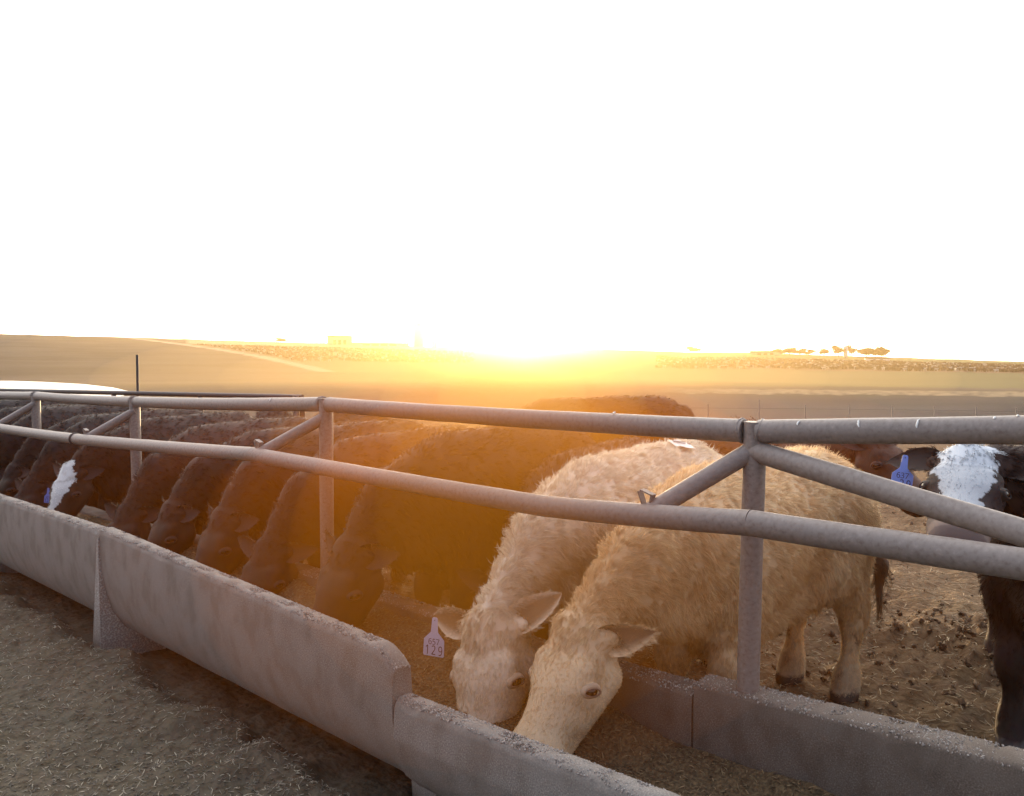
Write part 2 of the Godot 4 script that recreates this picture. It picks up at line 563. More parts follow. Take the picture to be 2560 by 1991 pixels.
# stones of the aggregate that show along the worn top of a wall
func aggregate(o: Node3D, x0: float, x1: float, top: Callable, z0: float, z1: float, count: int, sd: int):
	var rg := RandomNumberGenerator.new()
	rg.seed = 500 + sd
	var xs := []
	var cs := PackedColorArray()
	for k in count:
		var x := lerpf(maxf(x1, -9.0), minf(x0, 1.7), rg.randf())
		var z := rg.randf_range(z0, z1)
		var y: float = top.call(x) - 0.002
		var e := minf(z - z0, z1 - z)
		if e < 0.02: y -= (0.02 - e) * 0.5
		if n2.get_noise_2d(x * 3.0, z * 9.0) < -0.45: continue
		var s := rg.randf_range(0.003, 0.008) * (1.4 if rg.randf() < 0.1 else 1.0)
		xs.append(Transform3D(Basis.from_euler(Vector3(rg.randf() * 6, rg.randf() * 6, rg.randf() * 6)).scaled_local(Vector3(s, s * 0.8, s * 1.3)), Vector3(x, y, z)))
		var v := rg.randf()
		cs.append(Color(0.24, 0.205, 0.18).lerp(Color(0.48, 0.44, 0.40), v))
	tag(multi("aggregate", clod_mesh(3), M.clod, xs, cs, o), "", "", "", "stuff")

# ---------------------------------------------------------------- pipe fence
func top_y(x: float) -> float:
	return line_at([[1.2, 1.582], [0.92, 1.573], [0.0, 1.52], [-2.735, 1.543], [-5.43, 1.487], [-7.82, 1.484], [-10.5, 1.46], [-13.2, 1.45]], x)
func neck_y(x: float) -> float:
	return line_at([[1.4, 1.215], [0.92, 1.22], [0.14, 1.232], [-0.776, 1.185], [-3.05, 1.239], [-5.9, 1.169], [-7.9, 1.162], [-13.2, 1.13]], x)
func line_at(a: Array, x: float) -> float:
	for k in a.size() - 1:
		if x >= a[k + 1][0]: return lerpf(a[k][1], a[k + 1][1], (x - a[k][0]) / (a[k + 1][0] - a[k][0]))
	return a[-1][1]

func pipe(o: Node, called: String, a: Vector3, b: Vector3, r: float, sag := 0.0, caps := true):
	var t := Tri.new()
	var pts := []
	var n := maxi(4, int(a.distance_to(b) / 0.12))
	for k in n + 1:
		var s := float(k) / n
		pts.append(a.lerp(b, s) + Vector3(0, -sag * 4.0 * s * (1 - s), 0))
	tube(t, pts, [r], 28, caps, 0.0012)
	return mi(called, t.mesh(false), M.pipe, o)

func pipe_fence():
	var o := thing("pipe_fence", "weathered grey-brown welded pipe fence over the trough", "fence")
	var posts := [0.0, -2.735, -5.43, -7.82, -10.5, -13.2]
	var R := 0.0445
	for k in posts.size():
		var x: float = posts[k]
		var lean := [0.012, 0.0, -0.02, -0.02, 0.0, 0.0][k] as float
		pipe(o, "post", Vector3(x - lean, 0.2, 0), Vector3(x + lean, top_y(x) + 0.036, 0), 0.042)
		pipe(o, "brace", Vector3(x, top_y(x) - 0.075, 0.0), Vector3(x - 0.27, neck_y(x - 0.27) + 0.004, 0.3), 0.036)
		# rails run from post to post, each with its own slight sag
		if k < posts.size() - 1:
			var x2: float = posts[k + 1]
			pipe(o, "top_rail", Vector3(x - 0.03, top_y(x), 0.002), Vector3(x2 + 0.03, top_y(x2), 0.002), R, 0.008)
		# a weld bead where rail and post meet
		for s in [-1.0, 1.0]:
			var ring := []
			for j in 15:
				var a := TAU * j / 14.0
				ring.append(Vector3(x + s * (0.040 + 0.006 * sin(a * 2.0)), top_y(x) + cos(a) * 0.0445, sin(a) * 0.0445))
			var t := Tri.new()
			tube(t, ring, [0.005], 6, false, 0.004)
			mi("weld", t.mesh(false), M.pipe, o)
		# torn clamp strap left on the neck rail
		var u := Tri.new()
		var cx := x - 0.30
		var cy := neck_y(cx)
		box(u, Vector3(cx, cy + 0.062, 0.29), Vector3(0.006, 0.05, 0.03), Basis(Vector3.BACK, 0.35))
		box(u, Vector3(cx + 0.026, cy + 0.083, 0.29), Vector3(0.055, 0.005, 0.03), Basis(Vector3.BACK, -0.3))
		box(u, Vector3(cx + 0.045, cy + 0.062, 0.29), Vector3(0.005, 0.035, 0.03), Basis(Vector3.BACK, -0.2))
		mi("clamp", u.mesh(false), M.pipe, o)
	pipe(o, "top_rail", Vector3(0.03, top_y(0), 0.002), Vector3(3.0, 1.69, 0.002), R, 0.0)
	pipe(o, "brace", Vector3(0.0, top_y(0) - 0.072, 0.0), Vector3(1.36, 1.21, 0.3), 0.040)
	var nx := [3.0, 0.14, -0.776, -3.05, -5.9, -7.9, -10.6, -13.2]
	for k in nx.size() - 1:
		pipe(o, "neck_rail", Vector3(nx[k], neck_y(nx[k]), 0.3), Vector3(nx[k + 1], neck_y(nx[k + 1]), 0.3), R, 0.004, k == 0)
	# wire wrapped at one joint of the neck rail
	var w := Tri.new()
	var ring := []
	for j in 25:
		var a := TAU * j / 24.0 * 1.5
		ring.append(Vector3(-5.93 + j * 0.0012, neck_y(-5.93) + cos(a) * 0.049, 0.3 + sin(a) * 0.049))
	tube(w, ring, [0.005], 6, true)
	mi("wire_wrap", w.mesh(false), M.wire, o)
	# dried white droppings on the near rails
	for q in [[0.19, 0.75, 0.02], [0.40, 0.65, 0.03], [0.585, 0.60, 0.035], [0.80, 1.0, 0.012], [0.905, 1.0, 0.012], [0.86, 1.25, 0.008], [-3.3, 0.7, 0.03], [-0.62, 1.3, 0.02]]:
		var t := Tri.new()
		var x: float = q[0]
		var sp := []
		for j in 6:
			var a: float = q[1] + (j / 5.0 - 0.5) * q[2] / 0.0445
			sp.append(Vector3(x + (j - 2.5) * 0.002 * rng.randf_range(-1, 1), top_y(x) + sin(a) * 0.045, cos(a) * 0.045 + 0.002))
		tube(t, sp, [0.0012, 0.003, 0.004, 0.0035, 0.003, 0.001], 6)
		mi("dropping", t.mesh(false), M.dropping, o)

# ---------------------------------------------------------------- feed, straw, clods
func feed_y(x: float, z: float) -> float:
	var lump := n2.get_noise_2d(x * 1.1, z * 1.5) * 0.07 + n2.get_noise_2d(x * 7.0, z * 7.0) * 0.016
	var full := 0.33 + 0.10 * smoothstep(0.42, 0.10, z) + 0.07 * smoothstep(0.5, 0.8, z)
	var eaten := 0.215 + 0.07 * smoothstep(0.5, 0.1, z) + 0.03 * smoothstep(0.55, 0.8, z)
	return lerpf(full, eaten, smoothstep(-1.1, -0.3, x)) + lump

func chaff_mesh() -> ArrayMesh:
	var t := Tri.new()
	var pts := [Vector3(0, 0, -0.5), Vector3(0.02, 0.03, 0), Vector3(0, 0, 0.5)]
	tube(t, pts, [0.03, 0.05, 0.02], 4, false)
	return t.mesh(false)

func clod_mesh(sd: int) -> ArrayMesh:
	var t := Tri.new()
	var sp := SphereMesh.new()
	sp.radial_segments = 9
	sp.rings = 5
	sp.radius = 0.5
	sp.height = 1.0
	var ar := sp.get_mesh_arrays()
	for k in ar[Mesh.ARRAY_VERTEX].size():
		var p: Vector3 = ar[Mesh.ARRAY_VERTEX][k]
		p *= 0.75 + 0.9 * n1.get_noise_3dv(p * 2.2 + Vector3.ONE * sd * 7.0)
		p.y *= 0.7
		t.add(p, Vector3.UP)
	t.i = ar[Mesh.ARRAY_INDEX]
	t.renormal()
	return t.mesh(false)

func straw(rg: RandomNumberGenerator, p: Vector3, len_: float, thick: float, flat := 0.35) -> Transform3D:
	var b := Basis(Vector3.UP, rg.randf() * TAU) * Basis(Vector3.RIGHT, rg.randf_range(-flat, flat))
	return Transform3D(b.scaled_local(Vector3(thick * 10.0, thick * 7.0, len_)), p)

func feed_and_litter():
	# feed mass in the trough
	var t := Tri.new()
	var nx := 300
	var nz := 18
	for i in nx + 1:
		var x := lerpf(2.9, -14.6, float(i) / nx)
		for j in nz + 1:
			var z := lerpf(0.085, 0.86, float(j) / nz)
			t.add(Vector3(x, minf(feed_y(x, z), front_top(x) - 0.04), z), Vector3.UP)
	for i in nx:
		for j in nz:
			t.quad(i * (nz + 1) + j, (i + 1) * (nz + 1) + j, (i + 1) * (nz + 1) + j + 1, i * (nz + 1) + j + 1)
	t.renormal()
	var fo := thing("feed", "yellow-brown chopped feed lying in the concrete trough", "feed")
	tag(mi("feed_bed", t.mesh(false), M.feed, fo), "", "", "", "stuff")
	var rg := RandomNumberGenerator.new()
	rg.seed = 99
	var cm := chaff_mesh()
	var xs := []
	var cs := PackedColorArray()
	for k in 26000:
		var x := 1.6 - pow(rg.randf(), 1.6) * 9.0
		var z := rg.randf_range(0.09, 0.86)
		var y := feed_y(x, z)
		if y > front_top(x) - 0.04: continue
		xs.append(straw(rg, Vector3(x, y + 0.004, z), rg.randf_range(0.008, 0.03), rg.randf_range(0.003, 0.007), 0.7))
		var v := rg.randf()
		cs.append(Color(0.075, 0.047, 0.021).lerp(Color(0.30, 0.21, 0.11), v * v * v))
	tag(multi("feed_flakes", cm, M.bits, xs, cs, fo), "", "", "", "stuff")
	# alley: spilled, trodden feed
	xs = []
	cs = PackedColorArray()
	var f := fwd()
	for k in 90000:
		var rr := 1.6 + pow(rg.randf(), 1.5) * 8.0
		var az := deg_to_rad(rg.randf_range(-42, 30))
		var d := f.rotated(Vector3.UP, -az)
		var x := CAM.x + d.x * rr
		var z := CAM.z + d.z * rr
		if z < 0.93: continue
		var y := alley(x, z) + land(x, z)
		xs.append(straw(rg, Vector3(x, y + 0.003, z), rg.randf_range(0.008, 0.034), rg.randf_range(0.002, 0.0055), 0.6))
		var v := rg.randf()
		cs.append(Color(0.085, 0.069, 0.050).lerp(Color(0.44, 0.375, 0.27), v * v * v))
	tag(multi("spilled_feed", cm, M.bits, xs, cs), "trodden straw and spilled feed on the alley beside the trough", "feed", "", "stuff")
	# pen floor: straw bits
	xs = []
	cs = PackedColorArray()
	for k in 60000:
		var rr := 2.9 + pow(rg.randf(), 1.4) * 11.0
		var az := deg_to_rad(rg.randf_range(-40, 40))
		var d := f.rotated(Vector3.UP, -az)
		var x := CAM.x + d.x * rr
		var z := CAM.z + d.z * rr
		if z > -0.1: continue
		var y := near_relief(x, z) * (1.0 - smoothstep(9.0, 14.0, rr)) + land(x, z)
		xs.append(straw(rg, Vector3(x, y + 0.004, z), rg.randf_range(0.012, 0.075), rg.randf_range(0.002, 0.006), 0.4))
		var v := rg.randf()
		cs.append(Color(0.15, 0.10, 0.055).lerp(Color(0.60, 0.47, 0.29), v * v))
	tag(multi("straw_litter", cm, M.bits, xs, cs), "straw bits trodden into the pen floor", "straw", "", "stuff")
	# soil clods and dried manure
	for q in 3:
		xs = []
		cs = PackedColorArray()
		for k in 1900:
			var rr := 3.0 + pow(rg.randf(), 1.3) * 11.0
			var az := deg_to_rad(rg.randf_range(-40, 40))
			var d := f.rotated(Vector3.UP, -az)
			var x := CAM.x + d.x * rr
			var z := CAM.z + d.z * rr
			if k % 5 == 0:
				x = 0.25 + rg.randfn(0, 0.5)
				z = -2.6 + rg.randfn(0, 0.45)
			if z > -0.15: continue
			var y := near_relief(x, z) * (1.0 - smoothstep(9.0, 14.0, rr)) + land(x, z)
			var s := 0.008 + pow(rg.randf(), 6.0) * 0.055
			xs.append(Transform3D(Basis.from_euler(Vector3(rg.randf() * 6, rg.randf() * 6, rg.randf() * 6)).scaled_local(Vector3(s, s * 0.8, s * rg.randf_range(0.8, 1.5))), Vector3(x, y + s * 0.15, z)))
			cs.append(Color(0.10, 0.068, 0.043).lerp(Color(0.19, 0.135, 0.088), rg.randf()))
		tag(multi("soil_clods", clod_mesh(q), M.clod, xs, cs), ["rounded brown soil clods scattered over the pen floor", "flat brown crumbs of soil scattered over the pen floor", "dried manure lumps scattered over the pen floor"][q], "soil", "", "stuff")

# ---------------------------------------------------------------- cattle
# a bone: [a, b, ra, rb, lateral axis, squash, flow of the hair, hair length, region]
enum { TRUNK, NECK, LEG, HEAD, TAIL }

func bone(a: Vector3, b: Vector3, ra: float, rb: float, lat := Vector3.RIGHT, sq := 1.0, flow := Vector3(0, -0.4, -1), hl := 0.04, region := TRUNK) -> Array:
	return [a, b, ra, rb, lat.normalized(), sq, flow.normalized(), hl, region]

func bone_dist(q: Array, p: Vector3) -> float:
	var a: Vector3 = q[0]
	var lat: Vector3 = q[4]
	var k: float = q[5] - 1.0
	var pa := p - a
	var ba: Vector3 = q[1] - a
	if k != 0.0:
		pa += lat * (pa.dot(lat) * k)
		ba += lat * (ba.dot(lat) * k)
	var h := clampf(pa.dot(ba) / maxf(ba.length_squared(), 1e-9), 0.0, 1.0)
	return (pa - ba * h).length() - lerpf(q[2], q[3], h)

# surface nets of the bones' smooth union
func flesh(bones: Array, cell: float, k: float) -> Dictionary:
	var lo := Vector3.INF
	var hi := -Vector3.INF
	for q in bones:
		var r: float = maxf(q[2], q[3]) / minf(1.0, q[5]) + k * 3.0
		for e in [q[0], q[1]]:
			lo = lo.min(e - Vector3.ONE * r)
			hi = hi.max(e + Vector3.ONE * r)
	lo -= Vector3.ONE * cell * 2.0
	var nx := int((hi.x - lo.x) / cell) + 3
	var ny := int((hi.y - lo.y) / cell) + 3
	var nz := int((hi.z - lo.z) / cell) + 3
	var f := PackedFloat32Array()
	f.resize(nx * ny * nz)
	for q in bones:
		var r: float = maxf(q[2], q[3]) / minf(1.0, q[5]) + k * 3.0
		var l: Vector3 = (q[0].min(q[1]) - Vector3.ONE * r - lo) / cell
		var u: Vector3 = (q[0].max(q[1]) + Vector3.ONE * r - lo) / cell
		var a: Vector3 = q[0]
		var lat: Vector3 = q[4]
		var kk: float = q[5] - 1.0
		var ba: Vector3 = q[1] - a
		ba += lat * (ba.dot(lat) * kk)
		var inv := 1.0 / maxf(ba.length_squared(), 1e-9)
		var ra: float = q[2]
		var dr: float = q[3] - ra
		var k4 := k * 4.0
		for z in range(maxi(0, int(l.z)), mini(nz, int(u.z) + 2)):
			for y in range(maxi(0, int(l.y)), mini(ny, int(u.y) + 2)):
				var at := (z * ny + y) * nx
				for x in range(maxi(0, int(l.x)), mini(nx, int(u.x) + 2)):
					var pa := lo + Vector3(x, y, z) * cell - a
					pa += lat * (pa.dot(lat) * kk)
					var h := clampf(pa.dot(ba) * inv, 0.0, 1.0)
					var d := (pa - ba * h).length() - ra - dr * h
					if d < k4: f[at + x] += exp(-maxf(d, -0.25) / k)
	var vid := PackedInt32Array()
	vid.resize(f.size())
	vid.fill(-1)
	var V := PackedVector3Array()
	var N := PackedVector3Array()
	var I := PackedInt32Array()
	var sy := nx
	var sz := nx * ny
	var ofs := [0, 1, sy, sy + 1, sz, sz + 1, sz + sy, sz + sy + 1]
	var corner := [Vector3(0, 0, 0), Vector3(1, 0, 0), Vector3(0, 1, 0), Vector3(1, 1, 0), Vector3(0, 0, 1), Vector3(1, 0, 1), Vector3(0, 1, 1), Vector3(1, 1, 1)]
	var edges := [[0, 1], [2, 3], [4, 5], [6, 7], [0, 2], [1, 3], [4, 6], [5, 7], [0, 4], [1, 5], [2, 6], [3, 7]]
	var g := PackedFloat32Array()
	g.resize(8)
	for z in nz - 1:
		for y in ny - 1:
			var at := z * sz + y * sy
			for x in nx - 1:
				var i := at + x
				var c := (1 if f[i] > 1.0 else 0) + (1 if f[i + 1] > 1.0 else 0) + (1 if f[i + sy] > 1.0 else 0) + (1 if f[i + sy + 1] > 1.0 else 0) + (1 if f[i + sz] > 1.0 else 0) + (1 if f[i + sz + 1] > 1.0 else 0) + (1 if f[i + sz + sy] > 1.0 else 0) + (1 if f[i + sz + sy + 1] > 1.0 else 0)
				if c == 0 or c == 8: continue
				for j in 8: g[j] = -k * log(maxf(f[i + ofs[j]], 0.0183))
				var p := Vector3.ZERO
				var n := 0
				for e in edges:
					var da := g[e[0]]
					var db := g[e[1]]
					if (da < 0.0) != (db < 0.0):
						p += corner[e[0]].lerp(corner[e[1]], da / (da - db))
						n += 1
				p /= maxf(n, 1)
				vid[i] = V.size()
				V.append(lo + (Vector3(x, y, z) + p) * cell)
				N.append(Vector3(g[1] + g[3] + g[5] + g[7] - g[0] - g[2] - g[4] - g[6], g[2] + g[3] + g[6] + g[7] - g[0] - g[1] - g[4] - g[5], g[4] + g[5] + g[6] + g[7] - g[0] - g[1] - g[2] - g[3]).normalized())
	for z in range(1, nz - 1):
		for y in range(1, ny - 1):
			var at := z * sz + y * sy
			for x in range(1, nx - 1):
				var i := at + x
				if vid[i] < 0 and f[i] > 1.0 == (f[i + 1] > 1.0) and f[i] > 1.0 == (f[i + sy] > 1.0) and f[i] > 1.0 == (f[i + sz] > 1.0): continue
				var ins := f[i] > 1.0
				for ax in 3:
					var step: int = [1, sy, sz][ax]
					if ins == (f[i + step] > 1.0): continue
					var s1: int = [sy, sz, 1][ax]
					var s2: int = [sz, 1, sy][ax]
					var a := vid[i]
					var b := vid[i - s1]
					var c := vid[i - s1 - s2]
					var d := vid[i - s2]
					if a < 0 or b < 0 or c < 0 or d < 0: continue
					if ins:
						I.append_array([a, c, b, a, d, c])
					else:
						I.append_array([a, b, c, a, c, d])
	return {"v": V, "n": N, "i": I}

# hair flow, hair length and region at every vertex, from the bones round it
func groom(m: Dictionary, bones: Array):
	var F := PackedVector3Array()
	var L := PackedFloat32Array()
	var R := PackedFloat32Array()
	for p in m.v:
		var fl := Vector3.ZERO
		var hl := 0.0
		var ws := 0.0
		var head := 0.0
		for q in bones:
			var d := bone_dist(q, p)
			if d > 0.2: continue
			var w := exp(-maxf(d, -0.05) / 0.022)
			fl += q[6] * w
			hl += q[7] * w
			ws += w
			if q[8] == HEAD: head += w
		F.append(fl.normalized())
		L.append(hl / maxf(ws, 1e-6))
		R.append(head / maxf(ws, 1e-6))
	m.flow = F
	m.hl = L
	m.head = R

func join(a: Dictionary, b: Dictionary):
	var o: int = a.v.size()
	a.v.append_array(b.v)
	a.n.append_array(b.n)
	a.flow.append_array(b.flow)
	a.hl.append_array(b.hl)
	a.head.append_array(b.head)
	var bi := PackedInt32Array(b.i)
	for k in bi.size(): bi[k] += o
	a.i.append_array(bi)

func body_mesh(m: Dictionary, shade: float) -> ArrayMesh:
	var t := Tri.new()
	t.v = m.v
	t.n = m.n
	t.i = m.i
	for k in m.col.size():
		var c: Color = m.col[k]
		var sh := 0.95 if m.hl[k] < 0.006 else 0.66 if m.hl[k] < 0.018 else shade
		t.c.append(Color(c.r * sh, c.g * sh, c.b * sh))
	return t.mesh()

# locks of hair over a hide: every lock is a few tapering ribbons that meet at one tip
func coat(m: Dictionary, tufts: int, per: int, sd: int, width := 0.003, curl := 0.9, lift := 0.42, tip_gain := 1.05) -> ArrayMesh:
	var rg := RandomNumberGenerator.new()
	rg.seed = sd
	var V: PackedVector3Array = m.v
	var I: PackedInt32Array = m.i
	var nt := I.size() / 3
	var cum := PackedFloat32Array()
	cum.resize(nt)
	var s := 0.0
	for k in nt:
		var a := V[I[k * 3]]
		# short hair needs more locks than long hair
		s += (V[I[k * 3 + 1]] - a).cross(V[I[k * 3 + 2]] - a).length() * (0.04 / maxf(m.hl[I[k * 3]], 0.012))
		cum[k] = s
	var t := Tri.new()
	for q in tufts:
		var k := mini(cum.bsearch(rg.randf() * s), nt - 1)
		var a := I[k * 3]
		var b := I[k * 3 + 1]
		var c := I[k * 3 + 2]
		var u := rg.randf()
		var v := rg.randf()
		if u + v > 1.0:
			u = 1.0 - u
			v = 1.0 - v
		var p := V[a] * (1 - u - v) + V[b] * u + V[c] * v
		var n: Vector3 = (m.n[a] * (1 - u - v) + m.n[b] * u + m.n[c] * v).normalized()
		var hl: float = m.hl[a]
		if hl < 0.004: continue
		var fl: Vector3 = m.flow[a]
		fl = (fl - n * fl.dot(n)).normalized()
		var turn := (n1.get_noise_3dv(p * 5.0) * 1.1 + n1.get_noise_3dv(p * 17.0 + Vector3.ONE * sd) * 0.8) * curl * clampf(hl / 0.04, 0.35, 1.2) + rg.randfn(0, 0.12)
		fl = fl.rotated(n, turn)
		var L := hl * rg.randf_range(0.65, 1.25) * (1.0 + 0.35 * n1.get_noise_3dv(p * 9.0))
		var up := lift * (1.0 + 0.7 * n1.get_noise_3dv(p * 13.0 - Vector3.ONE * 5.0)) + rg.randf_range(-0.08, 0.12)
		up *= clampf(hl / 0.03, 0.25, 1.0)
		var tip := p + fl * L * 0.9 + n * L * up + Vector3(0, -0.12 * L, 0)
		var side := n.cross(fl)
		var spread := clampf(L * 0.28, 0.003, 0.015)
		var tone := 1.0 + rg.randfn(0, 0.07) + 0.08 * n1.get_noise_3dv(p * 21.0)
		var col: Color = m.col[a]
		var soft := clampf(hl / 0.03, 0.25, 1.0)
		for h in per:
			var o := side * rg.randf_range(-1, 1) * spread + fl * rg.randf_range(-1, 1) * spread
			var r := p + o - n * 0.002
			var e := tip + o * rg.randf_range(0.45, 1.0) + side * rg.randfn(0, 0.05) * L
			if rg.randf() < 0.14: e = r + (fl * 0.5 + n * rg.randf_range(0.5, 1.0) + side * rg.randfn(0, 0.3)) * L * rg.randf_range(0.7, 1.1)
			var mid := r.lerp(e, 0.5) + n * L * 0.14 * (1.0 + rg.randfn(0, 0.3)) + side * rg.randfn(0, 0.06) * L
			var w := (side + n * rg.randfn(0, 0.5)).normalized() * width * 0.5 * clampf(L / 0.03, 0.5, 1.0) * rg.randf_range(0.7, 1.3)
			var tt := 1.0 + (tone - 1.0 + rg.randfn(0, 0.06)) * soft
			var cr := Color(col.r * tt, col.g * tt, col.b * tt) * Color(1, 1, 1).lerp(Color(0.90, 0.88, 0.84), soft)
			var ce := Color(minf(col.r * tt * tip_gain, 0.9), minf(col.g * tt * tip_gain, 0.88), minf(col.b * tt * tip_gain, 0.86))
			var nn := (n + side * rg.randfn(0, 0.5 * soft) + fl * rg.randfn(0.1, 0.4 * soft)).normalized()
			var i := t.v.size()
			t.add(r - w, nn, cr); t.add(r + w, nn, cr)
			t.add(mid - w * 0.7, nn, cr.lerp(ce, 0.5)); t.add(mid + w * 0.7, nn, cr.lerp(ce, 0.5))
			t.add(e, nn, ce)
			t.quad(i, i + 1, i + 3, i + 2)
			t.tri(i + 2, i + 3, i + 4)
	return t.mesh()

# a cupped ear: outer and inner sheet joined at the rim, in the head's frame
func ear(H: Transform3D, base: Vector3, along: Vector3, front: Vector3, len_: float, wid: float) -> Dictionary:
	var V := PackedVector3Array()
	var I := PackedInt32Array()
	var F := PackedVector3Array()
	along = along.normalized()
	front = (front - along * front.dot(along)).normalized()
	var side := along.cross(front)
	var nu := 12
	var nv := 10
	for sheet in 2:
		for iu in nu + 1:
			var u := float(iu) / nu
			var w := wid * 0.5 * pow(sin(PI * clampf(0.16 + 0.84 * pow(u, 0.85), 0, 0.995)), 0.72)
			for iv in nv + 1:
				var v := float(iv) / nv * 2.0 - 1.0
				var ang := v * (1.35 - 0.75 * u)
				var rad := w / maxf(sin(1.35 - 0.75 * u), 0.3)
				var p := along * len_ * u + side * sin(ang) * rad + front * ((1.0 - cos(ang)) * rad - 0.012 * u)
				p += front * (0.0 if sheet == 0 else 0.008 * (1.0 - absf(v) * 0.8) * (1.0 - u * 0.6))
				p += -front * 0.02 * u * u
				V.append(H * (base + p))
				F.append((H.basis * along).normalized())
	var per := (nu + 1) * (nv + 1)
	for sheet in 2:
		for iu in nu:
			for iv in nv:
				var a := sheet * per + iu * (nv + 1) + iv
				var b := a + 1
				var c := a + nv + 1
				var d := c + 1
				if sheet == 0: I.append_array([a, c, b, b, c, d])
				else: I.append_array([a, b, c, b, d, c])
	var t := Tri.new()
	t.v = V
	for k in V.size(): t.n.append(Vector3.ZERO)
	t.i = I
	t.renormal()
	# make sure that the outer sheet looks away from the front
	var probe := t.n[(nu / 2) * (nv + 1) + nv / 2]
	if probe.dot(H.basis * front) > 0:
		for k in range(0, I.size(), 3):
			var x := I[k + 1]
			I[k + 1] = I[k + 2]
			I[k + 2] = x
		t.i = I
		t.renormal()
	var hl := PackedFloat32Array()
	var hd := PackedFloat32Array()
	for sheet in 2:
		for iu in nu + 1:
			for iv in nv + 1:
				var v := absf(float(iv) / nv * 2.0 - 1.0)
				hl.append((0.012 + 0.014 * v) if sheet == 0 else (0.006 + 0.018 * v * v))
				hd.append(2.0 if sheet == 0 else 3.0 + v)
	return {"v": V, "n": t.n, "i": I, "flow": F, "hl": hl, "head": hd}

func head_bones(H: Transform3D, fur: float) -> Array:
	var l := H.basis.x
	var out := []
	var fd := H.basis.z
	var hs := H.basis.y.length()
	var wf := l.length() / hs
	var add := func(a: Vector3, b: Vector3, ra: float, rb: float, sq: float, flow: Vector3, hl: float):
		out.append(bone(H * a, H * b, ra * hs, rb * hs, l, sq / wf, H.basis * flow, hl, HEAD))
	add.call(Vector3(0, -0.085, 0.02), Vector3(0, -0.088, 0.19), 0.098, 0.092, 0.98, Vector3(0, 0.2, 1), fur * 0.42)
	add.call(Vector3(0, -0.012, 0.0), Vector3(0, -0.02, 0.05), 0.052, 0.05, 0.8, Vector3(0, 0.3, 0.4), fur * 0.85)
	add.call(Vector3(0, -0.085, 0.17), Vector3(0, -0.078, 0.40), 0.091, 0.066, 0.96, Vector3(0, 0.0, 1), fur * 0.28)
	add.call(Vector3(0, -0.085, 0.40), Vector3(0, -0.09, 0.465), 0.069, 0.062, 0.80, Vector3(0, 0, 1), fur * 0.18)
	add.call(Vector3(0, -0.185, 0.14), Vector3(0, -0.14, 0.42), 0.060, 0.046, 0.8, Vector3(0, -0.3, -1), fur * 0.3)
	for s in [-1.0, 1.0]:
		add.call(Vector3(s * 0.058, -0.15, 0.10), Vector3(s * 0.045, -0.125, 0.26), 0.06, 0.045, 1.0, Vector3(s * 0.2, -0.5, -0.6), fur * 0.32)
		add.call(Vector3(s * 0.072, -0.035, 0.13), Vector3(s * 0.07, -0.045, 0.185), 0.036, 0.03, 1.0, Vector3(s * 0.3, 0.0, 1), fur * 0.26)
		add.call(Vector3(s * 0.030, -0.058, 0.47), Vector3(s * 0.034, -0.07, 0.495), 0.024, 0.02, 1.0, Vector3(0, 0, 1), 0.0)
		add.call(Vector3(s * 0.055, -0.055, 0.005), Vector3(s * 0.10, -0.055, -0.005), 0.042, 0.026, 1.0, Vector3(s, 0.2, 0.2), fur * 0.7)
	add.call(Vector3(0, -0.135, 0.45), Vector3(0, -0.13, 0.475), 0.038, 0.034, 0.8, Vector3(0, 0, 1), 0.0)
	return out

